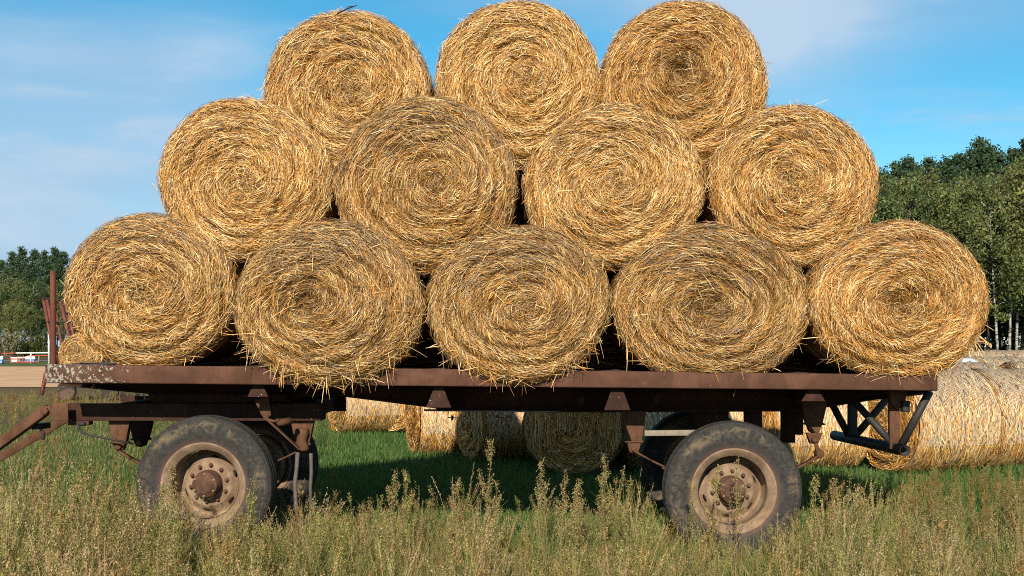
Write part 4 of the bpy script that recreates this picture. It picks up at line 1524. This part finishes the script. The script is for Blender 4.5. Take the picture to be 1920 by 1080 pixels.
shr = [(24, 118, 634, [(0.30, 0.27, 0.17), (0.13, 0.13, 0.05), (0.22, 0.2, 0.1)], 'pale flowering shrub behind the far railing', 1.5),
       (70, 121, 636, [(0.11, 0.12, 0.03), (0.07, 0.09, 0.025)], 'olive green shrub behind the far railing near the white pole', 1.3),
       (-6, 122, 640, GREEN_B, 'dark green shrub behind the far railing at the photo edge', 1.3),
       (48, 124, 644, [(0.035, 0.05, 0.018)], 'dark low shrub between the pale and the olive shrubs', 1.3)]
for q, (px, d, top, pal, lab, wd) in enumerate(shr):
    H = EYE + (HZ - top) * d / F
    o = birch(350 + q, H, lab, None, .05, 2200, pal, wd * 1.6, 'shrub', 'shrub', 'bark', .11)
    o.location = ((px - 960) * d / F, d - D0, 0)

LS = 'dark green shrub of the undergrowth between the birch trunks beyond the grey bales'
for q, (px, d, H) in enumerate(((1835, 103, 6.0), (1862, 106, 7.0), (1880, 104, 5.5), (1900, 107, 7.0), (1918, 103, 6.0), (1942, 106, 6.5), (1966, 104, 6.0), (1808, 105, 6.0))):
    o = birch(380 + q, H, LS, 'undergrowth shrubs of the wood beyond the grey bales', .03, 2600, [(0.035, 0.05, 0.018), (0.05, 0.07, 0.024), (0.028, 0.038, 0.016)], 2.0, 'shrub', 'shrub', 'bark', .15)
    o.location = ((px - 960) * d / F, d - D0, 0)

# ------------------------------------------------------------------ weeds and grass
TAN, OLIVE, YGREEN, BRN = [np.array(c) for c in ((0.43, 0.33, 0.165), (0.22, 0.24, 0.078), (0.27, 0.32, 0.07), (0.24, 0.15, 0.075))]


def weed_proto(seed, H=.6, nbr=13, lush=1.0, kind=None):
    """a seeding weed: stem, short upright side shoots, small leaves and seed heads"""
    r = np.random.default_rng(seed)
    V, Fq, C = [], [], []
    n0 = 0

    def rib(P, hw, col, sdv=None):
        nonlocal n0
        P = np.asarray(P)[None]
        T = unit(np.gradient(P, axis=1))
        sd = unit(np.cross(T, np.array((0.2, -1.0, 0.1)) if sdv is None else sdv))
        v, f = ribbons(P, hw, sd)
        V.append(v)
        Fq.append(f + n0)
        C.append(np.broadcast_to(col, (len(v), 3)))
        n0 += len(v)
    k = 5
    zz = np.linspace(0, H, k)
    ln = r.standard_normal(2) * .09
    stem = np.stack([ln[0] * zz ** 1.5 / max(H, .1) ** .5, ln[1] * zz, zz], 1)
    mix = r.random()
    c_main = (TAN * mix + OLIVE * (1 - mix)) if kind is None else kind
    rib(stem, np.linspace(.0032, .0015, k), BRN * 1.2)
    pts = []
    for q in range(nbr):
        f = r.uniform(.28, .97)
        p = np.array([np.interp(f * H, zz, stem[:, i]) for i in range(3)])
        az = r.random() * 6.283
        L = H * (.05 + .20 * (1 - f)) * r.uniform(.6, 1.3)
        e = p + np.array((math.cos(az) * .55, math.sin(az) * .55, 1.0)) * L
        rib(np.stack([p, p + (e - p) * .5 + np.array((math.cos(az), math.sin(az), 0)) * L * .12, e]), .0016, BRN)
        m_ = int((11 + 34 * L / .1) * lush)
        t = r.random(m_) ** .7
        pts.append(p + (e - p) * t[:, None] + r.standard_normal((m_, 3)) * .011)
    m_ = int(80 * lush * H / .6)
    f = r.random(m_) ** .75
    sp = np.stack([np.interp(f * H, zz, stem[:, i]) for i in range(3)], 1)
    pts.append(sp + r.standard_normal((m_, 3)) * np.array((.016, .016, .01)))
    P = np.concatenate(pts)
    n = len(P)
    a = unit(r.standard_normal((n, 3)) + np.array((0, -.2, .9)))
    b_ = unit(np.cross(a, r.standard_normal((n, 3))))
    s = (.0034 + .0056 * r.random(n) ** 2)[:, None]
    v = np.stack([P - a * s, P + b_ * s * .55, P + a * s * 1.15, P - b_ * s * .55], 1).reshape(-1, 3)
    up = np.clip(P[:, 2] / H, 0, 1)
    pick = r.random(n)
    col = np.where((pick < .34 * up + .08)[:, None], TAN, np.where((pick > .86)[:, None], YGREEN, c_main))
    col = np.where((r.random(n) < .10)[:, None], BRN, col)
    col = col * (.65 + .7 * r.random(n))[:, None]
    V.append(v)
    Fq.append(np.arange(n * 4).reshape(n, 4) + n0)
    C.append(np.repeat(col, 4, 0))
    return np.concatenate(V), np.concatenate(Fq), np.concatenate(C)


def tussock_proto(seed, H=.6):
    """a clump of dry grass: arching blades and a few straw stalks with thin seed heads"""
    r = np.random.default_rng(seed)
    n, K = 46, 5
    az, ln = r.random(n) * 6.283, r.uniform(.05, .55, n)
    L = H * r.uniform(.4, .95, n)
    t = np.linspace(0, 1, K)
    P = np.stack([.03 * np.cos(az * 3)[:, None] + (np.cos(az) * ln * L)[:, None] * t ** 2, .03 * np.sin(az * 3)[:, None] + (np.sin(az) * ln * L)[:, None] * t ** 2, L[:, None] * t * (1 - .35 * ln[:, None] * t)], -1)
    ra = r.random(n) * 3.14
    V, f = ribbons(P, .0021 * np.array([1, 1, .8, .6, .15]), np.stack([np.cos(ra), np.sin(ra), 0 * ra], -1))
    pal = np.array([(.44, .32, .155), (.46, .31, .17), (.11, .21, .045), (.17, .24, .06), (.34, .29, .12)])
    C = np.repeat(pal[r.choice(5, n, p=(.2, .15, .27, .25, .13))] * r.uniform(.7, 1.25, (n, 1)), K * 2, 0)
    Vs, Fs, Cs, n0 = [V], [f], [C], len(V)
    for q in range(5):
        a, l_, h = r.random() * 6.283, r.uniform(.05, .3), H * r.uniform(.8, 1.15)
        zz = np.linspace(0, h, 5)
        st = np.stack([math.cos(a) * l_ * zz ** 2 / h, math.sin(a) * l_ * zz ** 2 / h, zz], 1)[None]
        v, f = ribbons(st, .0013, np.array([[.9, .3, 0.]]))
        Vs.append(v); Fs.append(f + n0); Cs.append(np.full((len(v), 3), (.46, .34, .18))); n0 += len(v)
        m_ = 26
        fz = r.uniform(.78, 1, m_)
        pp_ = np.stack([np.interp(fz * h, zz, st[0, :, i]) for i in range(3)], 1) + r.standard_normal((m_, 3)) * .006
        v, f, c = leaves(pp_, .006, np.array((.50, .38, .22)) * r.uniform(.7, 1.2, (m_, 1)), r, -1.5)
        Vs.append(v); Fs.append(f + n0); Cs.append(c); n0 += len(v)
    return np.concatenate(Vs), np.concatenate(Fs), np.concatenate(Cs)


def scatter(protos_, X, Y, scale, rot, tint, lean=None):
    Vs, Fs, Cs, n0 = [], [], [], 0
    r = np.random.default_rng(len(X))
    which = r.integers(0, len(protos_), len(X))
    for i in range(len(X)):
        v, f, c = protos_[which[i]]
        ca, sa = math.cos(rot[i]), math.sin(rot[i])
        s = scale[i]
        x = (v[:, 0] * ca - v[:, 1] * sa) * s
        y = (v[:, 0] * sa + v[:, 1] * ca) * s
        z = v[:, 2] * s
        if lean is not None:
            x = x + lean[i] * z ** 1.3
        Vs.append(np.stack([x + X[i], y + Y[i], z + float(gz(X[i], Y[i])) - .005], 1))
        Fs.append(f + n0)
        Cs.append(c * tint[i])
        n0 += len(v)
    return np.concatenate(Vs), np.concatenate(Fs), np.concatenate(Cs)


wr = np.random.default_rng(21)
wprot = [weed_proto(400 + i, .6, 12 + i % 4, 1.0) for i in range(10)]
mixed = wprot + [tussock_proto(440 + i) for i in range(8)]


def hmap(x, y):
    """height of the unmown edge: taller on the drawbar side and round the wheels"""
    px = 960 + x * F / (y + D0)
    h = .405 + .16 * np.clip((620 - px) / 450, 0, 1) + .05 * np.sin(px / 60.0) + .05 * np.sin(px / 23.0 + 1)
    h = h + .10 * np.exp(-((px - 650) / 70) ** 2) + .07 * np.exp(-((px - 1600) / 180) ** 2)
    h = h + .16 * np.exp(-((px - 300) / 55) ** 2) * np.exp(-((y + .5) / .7) ** 2)
    h = h - .13 * np.exp(-((px - 1380) / 110) ** 2) * np.exp(-((y + .4) / .8) ** 2) - .10 * np.exp(-((px - 440) / 80) ** 2) * np.exp(-((y + .4) / .8) ** 2)
    return h


TINTS = np.array([(1.0, 1.0, 1.0), (1.0, .86, .72), (.78, .95, .66), (.74, .74, .68), (.95, 1.0, .8)])
def lush(x, y):
    """where fresh green grass wins over the weeds"""
    v = np.sin(x * 1.15 + 1.3 * np.sin(y * 1.1 + .4) + .8) * np.sin(y * 1.5 + .7 * x + 2.0) + .35 * np.sin(x * 4.1 + y * 3.0)
    return np.clip(v * 1.6 - .45, 0, 1)


n = 3900
Yw = -3.4 + 4.5 * wr.random(n) ** .9
Xw = (wr.random(n) * 2 - 1) * ((Yw + D0) * .445 + 2.0)
h = hmap(Xw, Yw) * (.55 + .62 * wr.random(n))
pxw = 960 + Xw * F / (Yw + D0)
gap = ((np.abs(pxw - 1377) < 90) & (Yw > -1.2) & (h > .40)) | ((np.abs(pxw - 460) < 60) & (Yw > -1.0) & (h > .46)) | ((np.abs(Xw + 2.26) < .62) & (np.abs(Yw - .28) < .22)) | ((np.abs(Xw - 1.63) < .62) & (np.abs(Yw - .28) < .22)) | ((Yw > .3) & (np.abs(pxw - 900) < 330) & (wr.random(n) < .6))
keep = ~gap & ~((wr.random(n) < .75 * lush(Xw, Yw)) & (np.abs(Xw + 2.4) > .9))
Xw, Yw, h = Xw[keep], Yw[keep], h[keep]
n = len(Xw)
clump = .5 + .5 * np.sin(Xw * 3.1 + 1.7 * np.sin(Yw * 2.3)) * np.sin(Yw * 2.7 + Xw)
tint = (0.75 + .45 * wr.random((n, 1))) * TINTS[np.where(wr.random(n) < .6 * clump, wr.choice(5, n, p=(.2, .0, .45, .15, .2)), wr.choice(5, n, p=(.35, .35, .1, .1, .1)))]
V, f, c = scatter(mixed, Xw, Yw, h / .6, wr.random(n) * 6.283, tint, .10 * wr.standard_normal(n) + .06)
o = mesh('weeds', V, [f], M['weed'], cols=c)
props(o, 'dense olive and tan seeding weeds covering the foreground below the trailer', 'weeds', kind='stuff')

# weeds of the field on the drawbar side
n = 1900
Yw = 1.0 + 29 * wr.random(n) ** 1.3
Xw = (wr.random(n) * 2 - 1)
pxw = np.where(wr.random(n) < .85, -60 + 700 * wr.random(n), 1550 + 420 * wr.random(n))
Xw = (pxw - 960) * (Yw + D0) / F
right = pxw > 1500
Yw = np.where(right, 1.0 + 2.5 * wr.random(n), Yw)
Xw = (pxw - 960) * (Yw + D0) / F
keep = right | (Yw > 12) | (wr.random(n) < .22)
Xw, Yw, right = Xw[keep], Yw[keep], right[keep]
n = len(Xw)
h = np.where(right, .22 + .2 * wr.random(n), np.where(Yw > 9, np.minimum(.35 + .4 * wr.random(n), np.maximum(.12, 1.62 - .0385 * (Yw + D0) - .25 * wr.random(n))), .25 + .25 * wr.random(n)))
tint = (0.75 + .4 * wr.random((n, 1))) * np.where(wr.random((n, 1)) < .5, np.array((.95, .72, .58)), np.array((.9, .95, .8)))
V, f, c = scatter(wprot, Xw, Yw, h / .6, wr.random(n) * 6.283, tint)
o = mesh('field_weeds', V, [f], M['weed'], cols=c)
props(o, 'brown and green weeds of the field behind the drawbar', 'weeds', kind='stuff')


def blades(X, Y, L, hw, col, r, lean=.5, K=3):
    n = len(X)
    az = r.random(n) * 6.283
    b_ = lean * r.random(n)
    t = np.linspace(0, 1, K)
    hx, hy = np.cos(az) * b_, np.sin(az) * b_
    P = np.stack([X[:, None] + (hx * L)[:, None] * t ** 2, Y[:, None] + (hy * L)[:, None] * t ** 2, gz(X, Y)[:, None] - .004 + L[:, None] * t * (1 - .35 * b_[:, None] * t)], -1)
    ra = r.random(n) * 3.14159
    sd = np.stack([np.cos(ra), np.sin(ra), 0 * ra], -1)
    V, f = ribbons(P, hw[:, None] * np.array([1, .8, .12] if K == 3 else np.linspace(1, .1, K)), sd)
    return V, f, np.repeat(col, K * 2, 0)


# dry grass among the foreground weeds
n = 36000
Yw = -3.4 + 4.2 * wr.random(n)
Xw = (wr.random(n) * 2 - 1) * ((Yw + D0) * .445 + 2.0)
L = hmap(Xw, Yw) * (.35 + .75 * wr.random(n))
pal = np.array([(0.46, 0.34, 0.17), (0.48, 0.32, 0.18), (0.15, 0.20, 0.05), (0.08, 0.16, 0.035), (0.32, 0.29, 0.12)])
lu = wr.random(n) < .15 + .8 * lush(Xw, Yw)
L = np.where(lu, L * .8, L)
col = pal[np.where(lu, wr.choice(5, n, p=(.05, .03, .42, .42, .08)), wr.choice(5, n, p=(.30, .16, .2, .16, .18)))] * (.7 + .6 * wr.random(n))[:, None]
V, f, c = blades(Xw, Yw, L, .0016 + .0016 * wr.random(n), col, wr, .8, 4)
o = mesh('dry_grass', V, [f], M['weed'], cols=c)
props(o, 'dry straw coloured grass blades between the foreground weeds', 'grass', kind='stuff')

# short green grass of the mown strip
n = 250000
Yw = .2 + 26 * wr.random(n) ** 1.7
Xw = (wr.random(n) * 2 - 1) * ((Yw + D0) * .445 + 2.0)
keep = (Yw < 14) | (Xw > -9)
Xw, Yw = Xw[keep], Yw[keep]
n = len(Xw)
L = .05 + .085 * wr.random(n)
patch = .5 + .5 * np.sin(Xw * .9 + 1.2 * np.sin(Yw * .7)) * np.sin(Yw * .6 + .5)
dryness = np.clip((-Xw - 2.6) / 6, 0, .55) * (.4 + .6 * patch)
pal = np.array([(0.065, 0.135, 0.032), (0.09, 0.165, 0.042), (0.125, 0.18, 0.055), (0.27, 0.23, 0.10)])
pd = wr.random(n)
col = np.where((pd < dryness)[:, None], pal[3], pal[wr.integers(0, 3, n)]) * (.7 + .6 * wr.random(n))[:, None]
V, f, c = blades(Xw, Yw, L, .0035 + .003 * wr.random(n), col, wr, .7, 3)
o = mesh('grass', V, [f], M['weed'], cols=c)
props(o, 'short green grass of the mown strip behind the trailer', 'grass', kind='stuff')

# tall single stalks before the shaded gap
stalks = [  # px of the foot, px/py of the tip, depth, label
    (905, 912, 818, -.30, 'tallest seeding weed stalk, standing before the shaded gap under the trailer'),
    (1005, 1032, 866, -.35, 'slim leaning weed stalk before the dark ragged bale'),
    (1048, 1058, 878, -.30, 'weed stalk with a tufted tip beside the slim leaning one'),
    (1078, 1080, 893, -.32, 'stout upright weed stalk between the tufted and the branching stalks'),
    (1122, 1134, 858, -.36, 'branching weed stalk near the rear spring with pale seed heads'),
    (1165, 1167, 900, -.30, 'weed stalk just short of the near rear tyre'),
    (722, 738, 880, -.30, 'bushy weed stalk rising from the mound beyond the front wheel'),
    (760, 764, 882, -.25, 'weed stalk next to the bushy one, in front of the green grass'),
    (842, 842, 893, -.30, 'dry brown weed stalk left standing by the tallest one'),
    (930, 932, 902, -.35, 'short dense weed stalk on the rear side of the tallest one'),
    (1520, 1522, 886, -.25, 'thin green weed stalk close behind the near rear tyre'),
    (1567, 1567, 893, -.25, 'brown tipped weed stalk under the rear bumper struts'),
    (1330, 1340, 868, -.28, 'green weed stalk growing up across the rear wheel dish'),
    (1382, 1380, 860, -.20, 'forked weed stalk in front of the rear hub'),
    (1300, 1302, 905, -.28, 'pale weed stalk over the lower tyre wall of the rear wheel'),
    (330, 335, 870, -.30, 'leafy weed stalk over the front wheel rim'),
    (455, 462, 885, -.35, 'yellow green weed stalk before the front tyre'),
]
for q, (pf, pt, py, Y, lab) in enumerate(stalks):
    x0 = (pf - 960) * (D0 + Y) / F
    top = W(pt, py, Y)
    H = top[2] - float(gz(x0, Y))
    kd = None
    if 'brown' in lab:
        kd = BRN * 1.3
    elif 'green' in lab:
        kd = YGREEN
    v, f, c = weed_proto(500 + q, H, 16 if 'bush' not in lab and 'branch' not in lab else 24, 1.5, kd)
    lx = (top[0] - x0) / max(H, .1)
    cur = np.interp(v[:, 2], np.linspace(0, H, 5), np.zeros(5))
    v = v * np.array((.8, .8, 1.0))
    v[:, 0] += lx * v[:, 2]
    v = v + np.array((x0, Y, float(gz(x0, Y)) - .005))
    o = mesh('weed_stalk', v - np.array((x0, Y, 0)), [f], M['weed'], cols=c, loc=(x0, Y, 0))
    props(o, lab, 'weed', 'tall weed stalks along the trailer')
